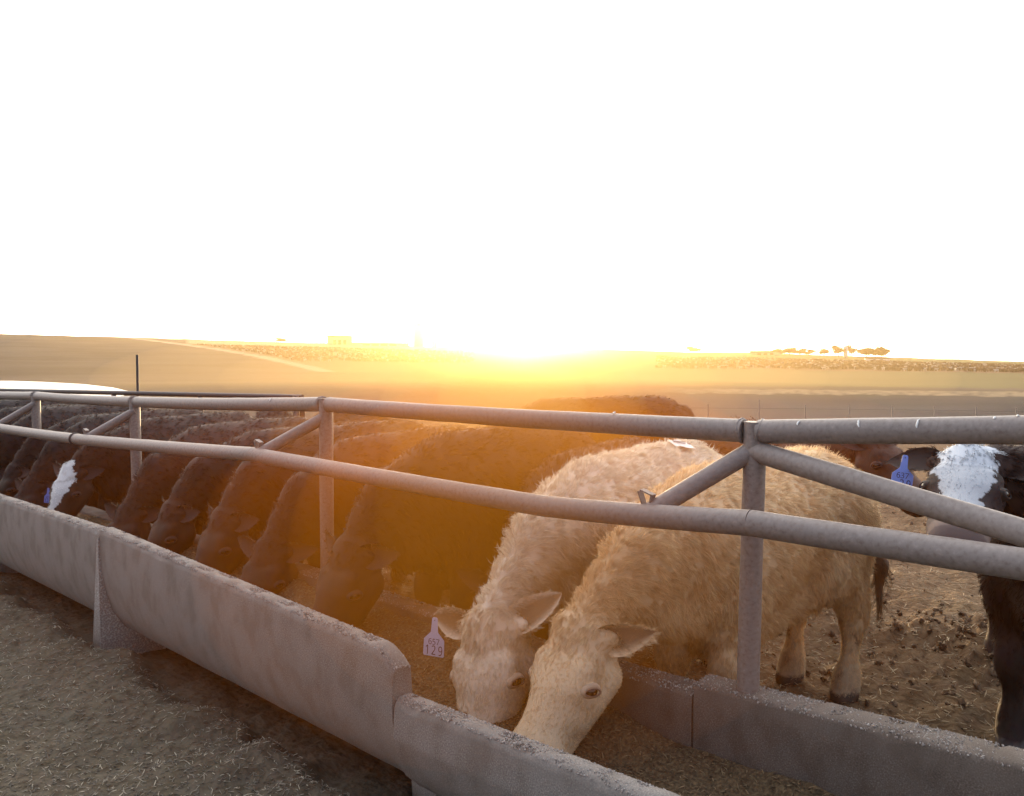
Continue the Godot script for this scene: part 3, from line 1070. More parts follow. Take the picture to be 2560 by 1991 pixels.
func trunk_bones(fur: float, poll: Vector3, neck_mid: Vector3, neck_lat: Vector3, tail_x := 0.0) -> Array:
	var B := []
	var back := Vector3(0, -0.45, -1)
	B.append(bone(Vector3(0, 1.06, -0.64), Vector3(0, 1.05, -0.25), 0.235, 0.255, Vector3.RIGHT, 1.0, back, fur))
	B.append(bone(Vector3(0, 0.98, -0.25), Vector3(0, 0.93, 0.12), 0.30, 0.345, Vector3.RIGHT, 1.1, Vector3(0, -0.7, -1), fur))
	B.append(bone(Vector3(0, 0.93, 0.12), Vector3(0, 0.96, 0.42), 0.345, 0.28, Vector3.RIGHT, 1.15, Vector3(0, -0.8, -0.8), fur))
	B.append(bone(Vector3(0, 1.05, -0.64), Vector3(0, 0.98, -0.80), 0.22, 0.155, Vector3.RIGHT, 0.95, Vector3(0, -1, -0.5), fur))
	B.append(bone(Vector3(0, 1.235, -0.62), Vector3(0, 1.205, 0.34), 0.075, 0.08, Vector3.RIGHT, 0.8, back, fur * 1.15))
	B.append(bone(Vector3(0, 0.645, -0.36), Vector3(0, 0.58, 0.20), 0.155, 0.165, Vector3.RIGHT, 0.85, Vector3(0, -0.7, -0.8), fur * 1.2))
	B.append(bone(Vector3(0, 0.74, 0.36), Vector3(0, 0.715, 0.60), 0.19, 0.145, Vector3.RIGHT, 1.0, Vector3(0, -1, -0.3), fur * 1.1))
	var along := (Vector3(0, 1.02, 0.40) - poll).normalized()
	var nf := along + Vector3(0, -0.75, 0)
	B.append(bone(Vector3(0, 1.02, 0.36), neck_mid, 0.225, 0.165, neck_lat, 1.3, nf, fur * 1.25, NECK))
	B.append(bone(neck_mid, poll + along * 0.06 + Vector3(0, -0.05, 0), 0.165, 0.105, neck_lat, 1.25, nf, fur * 1.2, NECK))
	B.append(bone(Vector3(0, 0.82, 0.46), neck_mid + Vector3(0, -0.17, 0.02), 0.17, 0.11, neck_lat, 1.35, nf + Vector3(0, -0.5, 0), fur * 1.2, NECK))
	for s in [-1.0, 1.0]:
		var down := Vector3(0, -1, -0.15)
		B.append(bone(Vector3(s * 0.145, 1.0, 0.36), Vector3(s * 0.18, 0.72, 0.30), 0.15, 0.105, Vector3.RIGHT, 1.1, Vector3(0, -0.9, -0.5), fur))
		B.append(bone(Vector3(s * 0.17, 0.70, 0.27), Vector3(s * 0.155, 0.41, 0.33), 0.092, 0.058, Vector3.RIGHT, 1.0, down, fur * 0.6, LEG))
		B.append(bone(Vector3(s * 0.155, 0.43, 0.335), Vector3(s * 0.155, 0.37, 0.335), 0.058, 0.052, Vector3.RIGHT, 1.0, down, fur * 0.4, LEG))
		B.append(bone(Vector3(s * 0.155, 0.38, 0.33), Vector3(s * 0.155, 0.13, 0.32), 0.046, 0.040, Vector3.RIGHT, 1.0, down, fur * 0.35, LEG))
		B.append(bone(Vector3(s * 0.155, 0.14, 0.32), Vector3(s * 0.155, 0.06, 0.355), 0.046, 0.045, Vector3.RIGHT, 1.0, down, fur * 0.35, LEG))
		B.append(bone(Vector3(s * 0.155, 0.05, 0.345), Vector3(s * 0.155, 0.02, 0.385), 0.050, 0.05, Vector3.RIGHT, 0.95, down, 0.0, LEG))
		# hind leg: knee high and forward, hock low and back
		B.append(bone(Vector3(s * 0.14, 1.0, -0.60), Vector3(s * 0.18, 0.74, -0.46), 0.21, 0.145, Vector3.RIGHT, 1.15, Vector3(0, -1, -0.5), fur))
		B.append(bone(Vector3(s * 0.175, 0.76, -0.50), Vector3(s * 0.165, 0.48, -0.75), 0.135, 0.06, Vector3.RIGHT, 1.25, Vector3(0, -1, -0.4), fur * 0.7, LEG))
		B.append(bone(Vector3(s * 0.16, 0.92, -0.76), Vector3(s * 0.165, 0.60, -0.76), 0.13, 0.07, Vector3.RIGHT, 1.1, Vector3(0, -1, -0.3), fur * 0.9, LEG))
		B.append(bone(Vector3(s * 0.165, 0.49, -0.77), Vector3(s * 0.165, 0.42, -0.775), 0.062, 0.052, Vector3.RIGHT, 1.1, down, fur * 0.5, LEG))
		B.append(bone(Vector3(s * 0.165, 0.44, -0.77), Vector3(s * 0.16, 0.13, -0.72), 0.050, 0.043, Vector3.RIGHT, 1.1, down, fur * 0.4, LEG))
		B.append(bone(Vector3(s * 0.16, 0.14, -0.72), Vector3(s * 0.16, 0.06, -0.69), 0.048, 0.046, Vector3.RIGHT, 1.0, down, fur * 0.4, LEG))
		B.append(bone(Vector3(s * 0.16, 0.05, -0.70), Vector3(s * 0.16, 0.02, -0.66), 0.052, 0.05, Vector3.RIGHT, 0.95, down, 0.0, LEG))
	B.append(bone(Vector3(0, 1.2, -0.84), Vector3(tail_x * 0.5, 1.0, -0.955), 0.045, 0.03, Vector3.RIGHT, 1.0, Vector3(0, -1, 0), fur * 0.6, TAIL))
	B.append(bone(Vector3(tail_x * 0.5, 1.0, -0.955), Vector3(tail_x + 0.01, 0.70, -0.96), 0.028, 0.02, Vector3.RIGHT, 1.0, Vector3(0, -1, 0), fur * 0.6, TAIL))
	B.append(bone(Vector3(tail_x + 0.01, 0.70, -0.96), Vector3(tail_x + 0.01, 0.46, -0.95), 0.03, 0.016, Vector3.RIGHT, 1.0, Vector3(0, -1, 0), 0.10, TAIL))
	return B

# the head's frame: z from poll to muzzle, y out of the forehead, x to the animal's left
func head_frame(poll: Vector3, dir: Vector3, hs := 1.15, wf := 1.12, turn := 0.0, roll := 0.0) -> Transform3D:
	var z := dir.normalized()
	var x := Vector3(cos(turn), 0, -sin(turn))
	x = (x - z * x.dot(z)).normalized().rotated(z, roll)
	return Transform3D(Basis(x * hs * wf, z.cross(x) * hs, z * hs), poll)

# everything of one animal; style: fur length, colours, cell sizes, lock counts
func cow(called: String, label: String, S: Dictionary, at: Vector3, yaw_deg: float, group := "") -> Node3D:
	var o := thing(called, label, "cow", at, group)
	o.rotation.y = deg_to_rad(yaw_deg)
	var sc: float = S.get("scale", 1.0)
	o.scale = Vector3.ONE * sc
	var H: Transform3D = S.head
	var fur: float = S.fur
	var nl: Vector3 = S.get("neck_lat", Vector3.RIGHT)
	var tb := trunk_bones(fur, H.origin, S.neck, nl, S.get("tail", 0.0))
	var hb := head_bones(H, fur)
	var m := flesh(tb, S.cell, 0.03)
	groom(m, tb)
	var neck_in := bone(S.neck.lerp(H.origin, 0.5), H * Vector3(0, -0.09, 0.06), 0.12, 0.095, nl, 1.2, (S.neck - H.origin), fur, NECK)
	var hm := flesh(hb + [neck_in], S.head_cell, 0.016)
	groom(hm, hb + [neck_in])
	join(m, hm)
	for s in [-1.0, 1.0]:
		var e: Dictionary = S.get("ears", {})
		var al: Vector3 = e.get("along_left" if s > 0 and e.has("along_left") else "along", Vector3(1.0, 0.1, -0.12))
		var fr: Vector3 = e.get("front", Vector3(-0.15, 0.75, 0.65))
		join(m, ear(H, Vector3(s * 0.075, -0.055, 0.0), Vector3(al.x * s, al.y, al.z), Vector3(fr.x * s, fr.y, fr.z), e.get("long", 0.180), 0.112))
	# colours
	var C := PackedColorArray()
	var inv := H.affine_inverse()
	var paint: Callable = S.paint
	for k in m.v.size():
		C.append(paint.call(m.v[k], inv * m.v[k], m.head[k], m.n[k]))
	m.col = C
	for k in m.v.size():
		if m.head[k] > 0.5 and m.head[k] <= 1.5:
			var h: Vector3 = inv * m.v[k]
			if Vector3(absf(h.x) - 0.103, h.y + 0.060, h.z - 0.178).length() < 0.030: m.hl[k] = 0.0
	mi("body", body_mesh(m, S.get("hide", 0.85)), M.skin, o)
	var fm: Material = S.mat
	tag(mi("coat", coat(m, S.tufts, S.per, int(S.get("seed", 5)), S.get("width", 0.003), S.get("curl", 0.9), S.get("lift", 0.42), S.get("tip", 1.05)), fm, o), "", "", "", "stuff")
	# eyes with their lids
	for s in [-1.0, 1.0]:
		var eo := Vector3(s * 0.103, -0.060, 0.178)
		var out := Vector3(s * 0.93, 0.30, 0.22).normalized()
		var ex := (Vector3(0, 0.75, 0.55) - out * out.dot(Vector3(0, 0.75, 0.55))).normalized()
		var ey: Vector3 = out.cross(ex) * -s
		if ey.z > 0: ey = -ey
		var ball := Tri.new()
		var lid := Tri.new()
		for i in 9:
			for j in 18:
				var a := float(i) / 8.0 * PI * 0.5
				var b := TAU * j / 18.0
				var d: Vector3 = out * cos(a) + (ex * cos(b) + ey * sin(b)) * sin(a)
				ball.add(H * (eo + d * 0.0250), (H.basis * d).normalized())
		for i in 8:
			for j in 18:
				var j2 := (j + 1) % 18
				ball.quad(i * 18 + j, i * 18 + j2, (i + 1) * 18 + j2, (i + 1) * 18 + j)
		flip_out(ball, H * eo)
		var rows := [[0.0228, 0.0090, 0.0205], [0.0252, 0.0114, 0.0250], [0.030, 0.0180, 0.0205], [0.039, 0.027, 0.002]]
		var shades := [S.lid, S.lid, S.get("lid_out", S.lid), S.get("lid_rim", S.lid)]
		for r in rows.size():
			for j in 24:
				var b := TAU * j / 24.0
				var q: Array = rows[r]
				var yy: float = sin(b) * q[1]
				if r < 3 and sin(b) > 0: yy *= 1.12
				var d: Vector3 = ex * cos(b) * q[0] + ey * yy
				lid.add(H * (eo + d + out * q[2]), Vector3.UP, shades[r])
		for r in rows.size() - 1:
			for j in 24:
				var j2 := (j + 1) % 24
				lid.quad(r * 24 + j, r * 24 + j2, (r + 1) * 24 + j2, (r + 1) * 24 + j)
		flip_out(lid, H * (eo - out * 0.05))
		lid.renormal()
		var eye := mi("eye", ball.mesh(false), M.eye, o)
		mi("eyelid", lid.mesh(), M.skin, eye)
	return o

func flip_out(t: Tri, from: Vector3):
	var bad := 0
	for k in range(0, t.i.size(), 3):
		var f := (t.v[t.i[k + 2]] - t.v[t.i[k]]).cross(t.v[t.i[k + 1]] - t.v[t.i[k]])
		bad += 1 if f.dot(t.v[t.i[k]] - from) < 0 else -1
	if bad > 0:
		for k in range(0, t.i.size(), 3):
			var x := t.i[k + 1]
			t.i[k + 1] = t.i[k + 2]
			t.i[k + 2] = x

# a plastic tag hanging in an ear: plate of polygon outline, a stud, and its numbers
func ear_tag(o: Node3D, at: Vector3, face: Vector3, up: Vector3, lines: Array, mat: Material, size := 1.0):
	var z := face.normalized()
	var y := (up - z * up.dot(z)).normalized()
	var x := y.cross(z)
	var T := Transform3D(Basis(x, y, z), at)
	var outline := [Vector2(-0.008, 0.0), Vector2(-0.0105, -0.036), Vector2(-0.030, -0.056), Vector2(-0.031, -0.098), Vector2(-0.028, -0.101), Vector2(0.028, -0.101), Vector2(0.031, -0.098), Vector2(0.030, -0.056), Vector2(0.0105, -0.036), Vector2(0.008, 0.0), Vector2(0.005, 0.004), Vector2(-0.005, 0.004)]
	var poly := PackedVector2Array()
	for p in outline: poly.append(p * size)
	var idx := Geometry2D.triangulate_polygon(poly)
	var t := Tri.new()
	for s in [1.0, -1.0]:
		var b := t.v.size()
		for p in poly: t.add(T * Vector3(p.x, p.y, s * 0.0009), T.basis * Vector3(0, 0, s))
		for k in range(0, idx.size(), 3):
			var f := (t.v[b + idx[k + 2]] - t.v[b + idx[k]]).cross(t.v[b + idx[k + 1]] - t.v[b + idx[k]])
			if f.dot(T.basis.z * s) > 0: t.tri(b + idx[k], b + idx[k + 1], b + idx[k + 2])
			else: t.tri(b + idx[k], b + idx[k + 2], b + idx[k + 1])
	for k in poly.size():
		var k2 := (k + 1) % poly.size()
		var d := Vector3(poly[k2].y - poly[k].y, -(poly[k2].x - poly[k].x), 0).normalized()
		var q := []
		for e in [[k, 0.0009], [k2, 0.0009], [k2, -0.0009], [k, -0.0009]]: q.append(t.add(T * Vector3(poly[e[0]].x, poly[e[0]].y, e[1]), T.basis * d))
		t.quad(q[0], q[1], q[2], q[3])
	var plate := mi("ear_tag", t.mesh(false), mat, o)
	var st := Tri.new()
	tube(st, [T * Vector3(0, -0.006, -0.006), T * Vector3(0, -0.006, 0.003), T * Vector3(0, -0.006, 0.0045)], [0.0025, 0.0025, 0.001], 10)
	mi("stud", st.mesh(false), M.ink, plate)
	for ln in lines:
		var tm := TextMesh.new()
		var sf := SystemFont.new()
		sf.font_names = PackedStringArray(["Droid Sans"])
		tm.font = sf
		tm.text = ln[0]
		tm.font_size = 64
		tm.pixel_size = ln[2] / 64.0 * 1.35 * size
		tm.depth = 0.0004
		tm.horizontal_alignment = HORIZONTAL_ALIGNMENT_CENTER
		tm.vertical_alignment = VERTICAL_ALIGNMENT_CENTER
		var tx := mi("number", tm, M.ink, plate)
		tx.transform = T * Transform3D(Basis().scaled(Vector3(ln[3], 1, 1)), Vector3((ln[4] if ln.size() > 4 else 0.0) * size, ln[1] * size, 0.0012))

func sticker(o: Node3D, at: Vector3, n: Vector3, dir: Vector3, w: float, h: float, mat: Material, print_: bool):
	var z := n.normalized()
	var x := (dir - z * dir.dot(z)).normalized()
	var y := z.cross(x)
	var t := Tri.new()
	for i in 7:
		for j in 4:
			var u := i / 6.0 - 0.5
			var v := j / 3.0 - 0.5
			t.add(at + x * u * w * (1.0 - 0.35 * absf(v)) + y * v * h + z * (-0.02 * u * u + 0.004 * sin(u * 9.0 + v * 4.0)), z)
	for i in 6:
		for j in 3:
			t.quad(i * 4 + j, i * 4 + j + 1, i * 4 + j + 5, i * 4 + j + 4)
	flip_out(t, at - z)
	t.renormal()
	var p := mi("sticker", t.mesh(false), mat, o)
	if print_:
		var g := Tri.new()
		for q in [[-0.18, 0.22, 0.32, 0.09], [0.12, 0.27, 0.2, 0.06], [-0.1, 0.05, 0.5, 0.045], [0.3, 0.1, 0.1, 0.2]]:
			box(g, at + x * q[0] * w + y * q[1] * h + z * 0.0035, Vector3(q[2] * w, q[3] * h, 0.002), Basis(x, y, z))
		mi("print", g.mesh(false), M.ink_grey, p)

func mixc(a: Color, b: Color, t: float) -> Color: return a.lerp(b, clampf(t, 0, 1))

func pale_paint(base: Color, warm: Color, face: Color) -> Callable:
	return func(p: Vector3, h: Vector3, head: float, n: Vector3) -> Color:
		var w := n2.get_noise_3dv(p * 2.2) * 0.5 + 0.5
		var c := mixc(base, warm, w * 0.55 + n1.get_noise_3dv(p * 11.0) * 0.15)
		if head >= 3.0: return mixc(Color(0.36, 0.23, 0.13), face, smoothstep(0.3, 0.95, head - 3.0))
		if head == 2.0: return face
		if head > 0.5:
			c = mixc(c, face, head)
			if h.z > 0.40: c = mixc(c, Color(0.58, 0.46, 0.38), (h.z - 0.40) / 0.04)
			if h.z > 0.462: c = mixc(c, Color(0.45, 0.33, 0.29), (h.z - 0.462) / 0.02)
			var nd := Vector2(absf(h.x) - 0.034, h.z - 0.492).length()
			if h.y < -0.045 and nd < 0.016: c = mixc(c, Color(0.03, 0.02, 0.018), 1.0 - nd / 0.018)
		elif p.z < -0.90 and p.y < 0.78: c = Color(0.16, 0.12, 0.08)
		elif p.y < 0.5:
			# mud on the lower legs
			var d := smoothstep(0.15, 0.5, n2.get_noise_3dv(p * 9.0)) * smoothstep(0.55, 0.3, p.y)
			c = mixc(c, Color(0.16, 0.11, 0.075), d)
			c = mixc(c, Color(0.40, 0.32, 0.24), smoothstep(0.3, 0.08, p.y) * 0.5)
			if p.y < 0.065: c = Color(0.07, 0.055, 0.045)
		return c

func dark_paint(base: Color, warm: Color, blaze: int) -> Callable:
	return func(p: Vector3, h: Vector3, head: float, n: Vector3) -> Color:
		var c := mixc(base, warm, n2.get_noise_3dv(p * 2.5) * 0.5 + 0.4)
		if p.y < 0.065 and head < 0.5: return Color(0.10, 0.09, 0.085)
		if head >= 2.0: return mixc(base, Color(0.06, 0.045, 0.04), 0.5)
		if head > 0.4:
			var nd := Vector2(absf(h.x) - 0.034, h.z - 0.492).length()
			if h.z > 0.47: c = mixc(c, Color(0.05, 0.045, 0.045), (h.z - 0.47) / 0.02)
			if blaze == 1:
				var half := 0.088 + n1.get_noise_3dv(h * 22.0) * 0.016 - 0.25 * maxf(0.0, h.z - 0.16) * (1.0 if h.z < 0.3 else 0.5)
				if absf(h.x + 0.0) < half and h.y > -0.10 and h.z > -0.06 and h.z < 0.47: c = Color(0.56, 0.60, 0.64)
				if h.z > 0.40 and h.y > -0.12: c = Color(0.17, 0.12, 0.10)
				if h.z > 0.36 and h.y < -0.12: c = Color(0.66, 0.64, 0.62)
				if h.z > 0.478: c = Color(0.12, 0.085, 0.075)
			if blaze == 2:
				var half := 0.050 + 0.03 * sin(h.z * 14.0) + 0.12 * maxf(0.0, h.z - 0.25) + n1.get_noise_3dv(h * 30.0) * 0.012
				if absf(h.x - 0.01) < half and h.y > -0.13 and h.z < 0.50: c = Color(0.78, 0.79, 0.78)
			if nd < 0.013 and h.y < -0.045: c = Color(0.012, 0.01, 0.01)
		return c

func feed_head(turn: float, drop := 0.0, side := 0.0) -> Transform3D:
	var poll := Vector3(side, 0.80 - drop, 0.99)
	return head_frame(poll, Vector3(sin(turn) * 0.25, -0.43, 0.27 * cos(turn)), 1.15, 1.1, turn)

func twin(o: Node3D, label: String, at: Vector3, yaw_deg: float, scale_ := 1.0) -> Node3D:
	var c: Node3D = o.duplicate()
	c.name = numbered("cow")
	add_child(c, true)
	c.position = at
	c.rotation.y = deg_to_rad(yaw_deg)
	c.scale = Vector3.ONE * scale_
	c.set_meta("label", label)
	return c

func herd():
	# the two cream animals in front
	var A := {"fur": 0.043, "head": head_frame(Vector3(-0.02, 0.65, 1.07), Vector3(0.10, -0.46, 0.26), 1.25, 1.16, 0.04), "neck": Vector3(0.0, 0.95, 0.68), "cell": 0.024, "head_cell": 0.010, "mat": M.fur, "tufts": 24000, "per": 9, "seed": 21, "width": 0.0021, "curl": 0.75, "lift": 0.42, "lid": Color(0.16, 0.10, 0.07), "lid_out": Color(0.34, 0.25, 0.17), "lid_rim": Color(0.60, 0.48, 0.35), "hide": 0.75,
		"paint": pale_paint(Color(0.90, 0.82, 0.68), Color(0.89, 0.73, 0.53), Color(0.90, 0.76, 0.58)), "ears": {"long": 0.185, "along": Vector3(1.0, 0.10, -0.10), "along_left": Vector3(1.0, 0.10, -0.85), "front": Vector3(-0.15, 0.9, 0.4)}}
	var a := cow("cow", "whitish cream cow with lavender tag 657 129 in its ear, head down in the trough", A, Vector3(-1.04, 0, -0.72), 0.0)
	var ha: Transform3D = A.head
	ear_tag(a, ha * Vector3(-0.208, -0.008, -0.004), Vector3(0.40, 0.05, 1), Vector3(0.03, 1, 0), [["657", -0.062, 0.0165, 0.95], ["1", -0.085, 0.026, 0.75, -0.019], ["2", -0.085, 0.026, 0.75, 0.0], ["9", -0.085, 0.026, 0.75, 0.02]], M.tag, 1.7)
	sticker(a, Vector3(0.09, 1.335, -0.42), Vector3(0.35, 1, 0), Vector3(0.6, 0, -1), 0.16, 0.10, M.sticker, true)
	var B := A.duplicate()
	B.head = head_frame(Vector3(-0.055, 0.72, 1.06), Vector3(0.03, -0.40, 0.33), 1.22, 1.14, 0.02)
	B.neck = Vector3(0.0, 0.94, 0.70)
	B.seed = 33
	B.tufts = 27000
	B.tail = 0.20
	B.fur = 0.039
	B.curl = 0.6
	B.paint = pale_paint(Color(0.89, 0.67, 0.41), Color(0.80, 0.52, 0.27), Color(0.88, 0.68, 0.44))
	B.ears = {"long": 0.165, "along": Vector3(0.7, -0.7, -0.05), "along_left": Vector3(1.0, 0.05, -0.25), "front": Vector3(0.0, 0.55, 0.8)}
	cow("cow", "tan cream cow nearest the camera, eating with its eye and left ear in view", B, Vector3(-0.40, 0, -0.76), -9.0)
	# the white-faced one that looks over
	var W := {"fur": 0.034, "head": head_frame(Vector3(-0.37, 1.385, 0.68), Vector3(-0.05, -0.25, 0.55), 1.08, 1.17, 0.0), "neck": Vector3(-0.14, 1.24, 0.50), "neck_lat": Vector3(0.9, 0, 0.35), "cell": 0.026, "head_cell": 0.009, "mat": M.fur_dark, "tufts": 15000, "per": 5, "seed": 44, "width": 0.0034, "curl": 0.5, "lift": 0.3, "lid": Color(0.03, 0.02, 0.018), "hide": 0.9,
		"paint": dark_paint(Color(0.022, 0.010, 0.007), Color(0.036, 0.015, 0.010), 1), "ears": {"along": Vector3(1.0, 0.0, -0.06), "front": Vector3(0.0, 0.85, 0.5)}}
	var w := cow("cow", "dark brown cow with white face and blue tag 637, standing behind the right-hand rails", W, Vector3(0.70, 0, -1.78), 13.8)
	var hw: Transform3D = W.head
	ear_tag(w, hw * Vector3(-0.19, -0.02, 0.02), Vector3(0.15, 0.05, 1), Vector3(0.12, 1, 0), [["637", -0.060, 0.018, 0.9], ["2", -0.085, 0.026, 0.75, 0.0], ["9", -0.085, 0.026, 0.75, 0.019]], M.tag_mid, 1.45)
	# the black row along the bunk
	var D := {"fur": 0.032, "head": feed_head(0.0, 0.03), "neck": Vector3(0, 0.96, 0.70), "cell": 0.028, "head_cell": 0.011, "mat": M.fur_dark, "tufts": 11000, "per": 4, "seed": 61, "width": 0.0045, "curl": 0.7, "lift": 0.42, "tip": 1.6, "scale": 1.0, "lid": Color(0.02, 0.014, 0.012), "hide": 0.9,
		"paint": dark_paint(Color(0.016, 0.010, 0.008), Color(0.032, 0.018, 0.012), 0)}
	D.scale = 1.06
	var c0 := cow("cow", "black cow beside the whitish one, head low in the trough, nearest of the black row", D, Vector3(-2.08, 0, -0.74), -2.0, "black cattle lined up at the trough")
	D.scale = 1.0
	var E_ := D.duplicate()
	E_.head = feed_head(0.35, 0.13, 0.04)
	E_.neck = Vector3(0.02, 0.92, 0.69)
	E_.seed = 62
	var c1 := cow("cow", "second black cow from the whitish one, head turned a little towards the alley", E_, Vector3(-3.02, 0, -0.76), -3.0, "black cattle lined up at the trough")
	var G := D.duplicate()
	G.head = feed_head(0.30, -0.10, 0.02)
	G.neck = Vector3(0.01, 1.0, 0.70)
	G.seed = 63
	G.paint = dark_paint(Color(0.016, 0.010, 0.008), Color(0.032, 0.018, 0.012), 2)
	cow("cow", "black cow with a white blaze down its face, behind the crumbling trough joint", G, Vector3(-6.15, 0, -0.70), 2.0)
	var h := twin(c1, "black cow with a blue tag in its ear, left of the white-blazed cow", Vector3(-7.17, 0, -0.70), 0.0)
	h.remove_meta("group")
	var hh: Transform3D = E_.head
	ear_tag(h, hh * Vector3(0.20, -0.015, 0.02), Vector3(0.5, 0.05, 1), Vector3(0.05, 1, 0), [["657", -0.062, 0.0165, 0.95], ["1", -0.085, 0.026, 0.75, -0.019], ["2", -0.085, 0.026, 0.75, 0.0]], M.tag_blue, 1.35)
	var row := [[c1, -1.60, -1.18, 6.0, "black cow squeezed in behind, between the nearest black cow and the whitish one"], [c0, -3.66, -0.80, 1.0, "black cow pressed between the second and fourth of the black row, mostly hidden"], [c0, -4.28, -0.74, -3.0, "black cow behind the long trough section, one rounded ear lit at its rim"], [c1, -5.08, -0.72, 2.0, "black cow just right of the white-blazed cow"], [c0, -7.84, -0.74, -2.0, "black cow left of the one with the blue tag"], [c1, -8.62, -0.70, 3.0, "black cow by the fourth fence post"], [c0, -9.42, -0.76, 0.0, "black cow at the left edge of the photograph, upright ear showing"], [c0, -10.2, -0.74, -2.0, "black cow beyond the left edge, only its back in view"], [c1, -11.0, -0.72, 1.0, "far black cow whose back shows under the top rail at left"], [c0, -11.8, -0.75, -3.0, "farthest black back at the left end of the trough"]]
	for r in row:
		twin(r[0], r[4], Vector3(r[1], 0, r[2]), r[3], 1.0 + 0.03 * sin(r[1] * 5.0))
	# loose cattle further back in the pen
	twin(c0, "big dark cow standing side-on behind the row, its back above the top rail", Vector3(-3.2, 0, -3.25), -50.0, 1.13).set_meta("group", "dark cattle standing loose in the pen")
	twin(c1, "dark cow standing behind the row near the third post", Vector3(-8.6, 0, -3.3), 60.0, 0.98).set_meta("group", "dark cattle standing loose in the pen")
	twin(c0, "dark cow whose hump shows between the second and third posts", Vector3(-7.3, 0, -3.5), 20.0, 0.98).set_meta("group", "dark cattle standing loose in the pen")
	var K := D.duplicate()
	K.paint = dark_paint(Color(0.055, 0.026, 0.016), Color(0.085, 0.038, 0.022), 0)
	K.head = head_frame(Vector3(0.05, 1.30, 0.98), Vector3(0.05, -0.32, 0.36), 1.15, 1.1, 0.1)
	K.neck = Vector3(0.02, 1.15, 0.66)
	K.fur = 0.045
	K.seed = 71
	K.tufts = 7000
	cow("cow", "reddish brown cow behind the tan cow's rump", K, Vector3(-1.35, 0, -3.35), 62.0)
	# paper stickers on two black backs
	sticker(c0, Vector3(0.12, 1.275, -0.30), Vector3(0.55, 1, 0), Vector3(0, 0, 1), 0.15, 0.08, M.sticker, false)
	sticker(c1, Vector3(0.05, 1.315, -0.45), Vector3(0.3, 1, 0), Vector3(0, 0, 1), 0.10, 0.06, M.sticker, false)

# ---------------------------------------------------------------- beyond the pen
func spot(px: float, r: float) -> Vector3:    # a place out in the fields: bearing as in the layout sketch, distance in metres
	var a := atan((px - 1092.0) / 1700.0)
	var d := fwd() * cos(a) + rgt() * sin(a)
	var x := CAM.x + d.x * r
	var z := CAM.z + d.z * r
	return Vector3(x, land(x, z), z)

func house(called: String, label: String, cat: String, px: float, r: float, w: float, dpt: float, h: float, roof: float, wall: Material, turn := 0.0, doors := 2):
	var o := thing(called, label, cat, spot(px, r))
	o.rotation.y = deg_to_rad(YAW + turn) - atan((px - 1092.0) / 1700.0)
	var t := Tri.new()
	box(t, Vector3(0, h * 0.5 - 1.0, 0), Vector3(w, h + 2.0, dpt))
	mi("wall", t.mesh(false), wall, o)
	var g := Tri.new()
	var e := 0.4
	for s in [-1.0, 1.0]:
		var a := Vector3(-w * 0.5 - e, h - 0.1, s * (dpt * 0.5 + e))
		var b := Vector3(w * 0.5 + e, h - 0.1, s * (dpt * 0.5 + e))
		var up := Vector3(0, roof, -s * (dpt * 0.5 + e))
		var nn := Vector3(0, dpt * 0.5, s * roof).normalized()
		var q := [g.add(a, nn), g.add(b, nn), g.add(b + up, nn), g.add(a + up, nn)]
		g.quad(q[0], q[1], q[2], q[3])
		var q2 := [g.add(a + nn * -0.25, -nn), g.add(b + nn * -0.25, -nn), g.add(b + up + nn * -0.25, -nn), g.add(a + up + nn * -0.25, -nn)]
		g.quad(q2[0], q2[3], q2[2], q2[1])
	for s in [-1.0, 1.0]:
		var x: float = s * (w * 0.5 - 0.02)
		g.tri(g.add(Vector3(x, h - 0.1, -dpt * 0.5), Vector3(s, 0, 0)), g.add(Vector3(x, h - 0.1 + roof, 0), Vector3(s, 0, 0)), g.add(Vector3(x, h - 0.1, dpt * 0.5), Vector3(s, 0, 0)))
	mi("roof", g.mesh(false), M.far_roof, o)
	for k in doors:
		var d := Tri.new()
		box(d, Vector3(lerpf(-w * 0.3, w * 0.3, (k + 0.5) / doors), h * 0.3, dpt * 0.5 + 0.06), Vector3(w * 0.12, h * 0.6, 0.14))
		mi("door", d.mesh(false), M.far_dark, o)

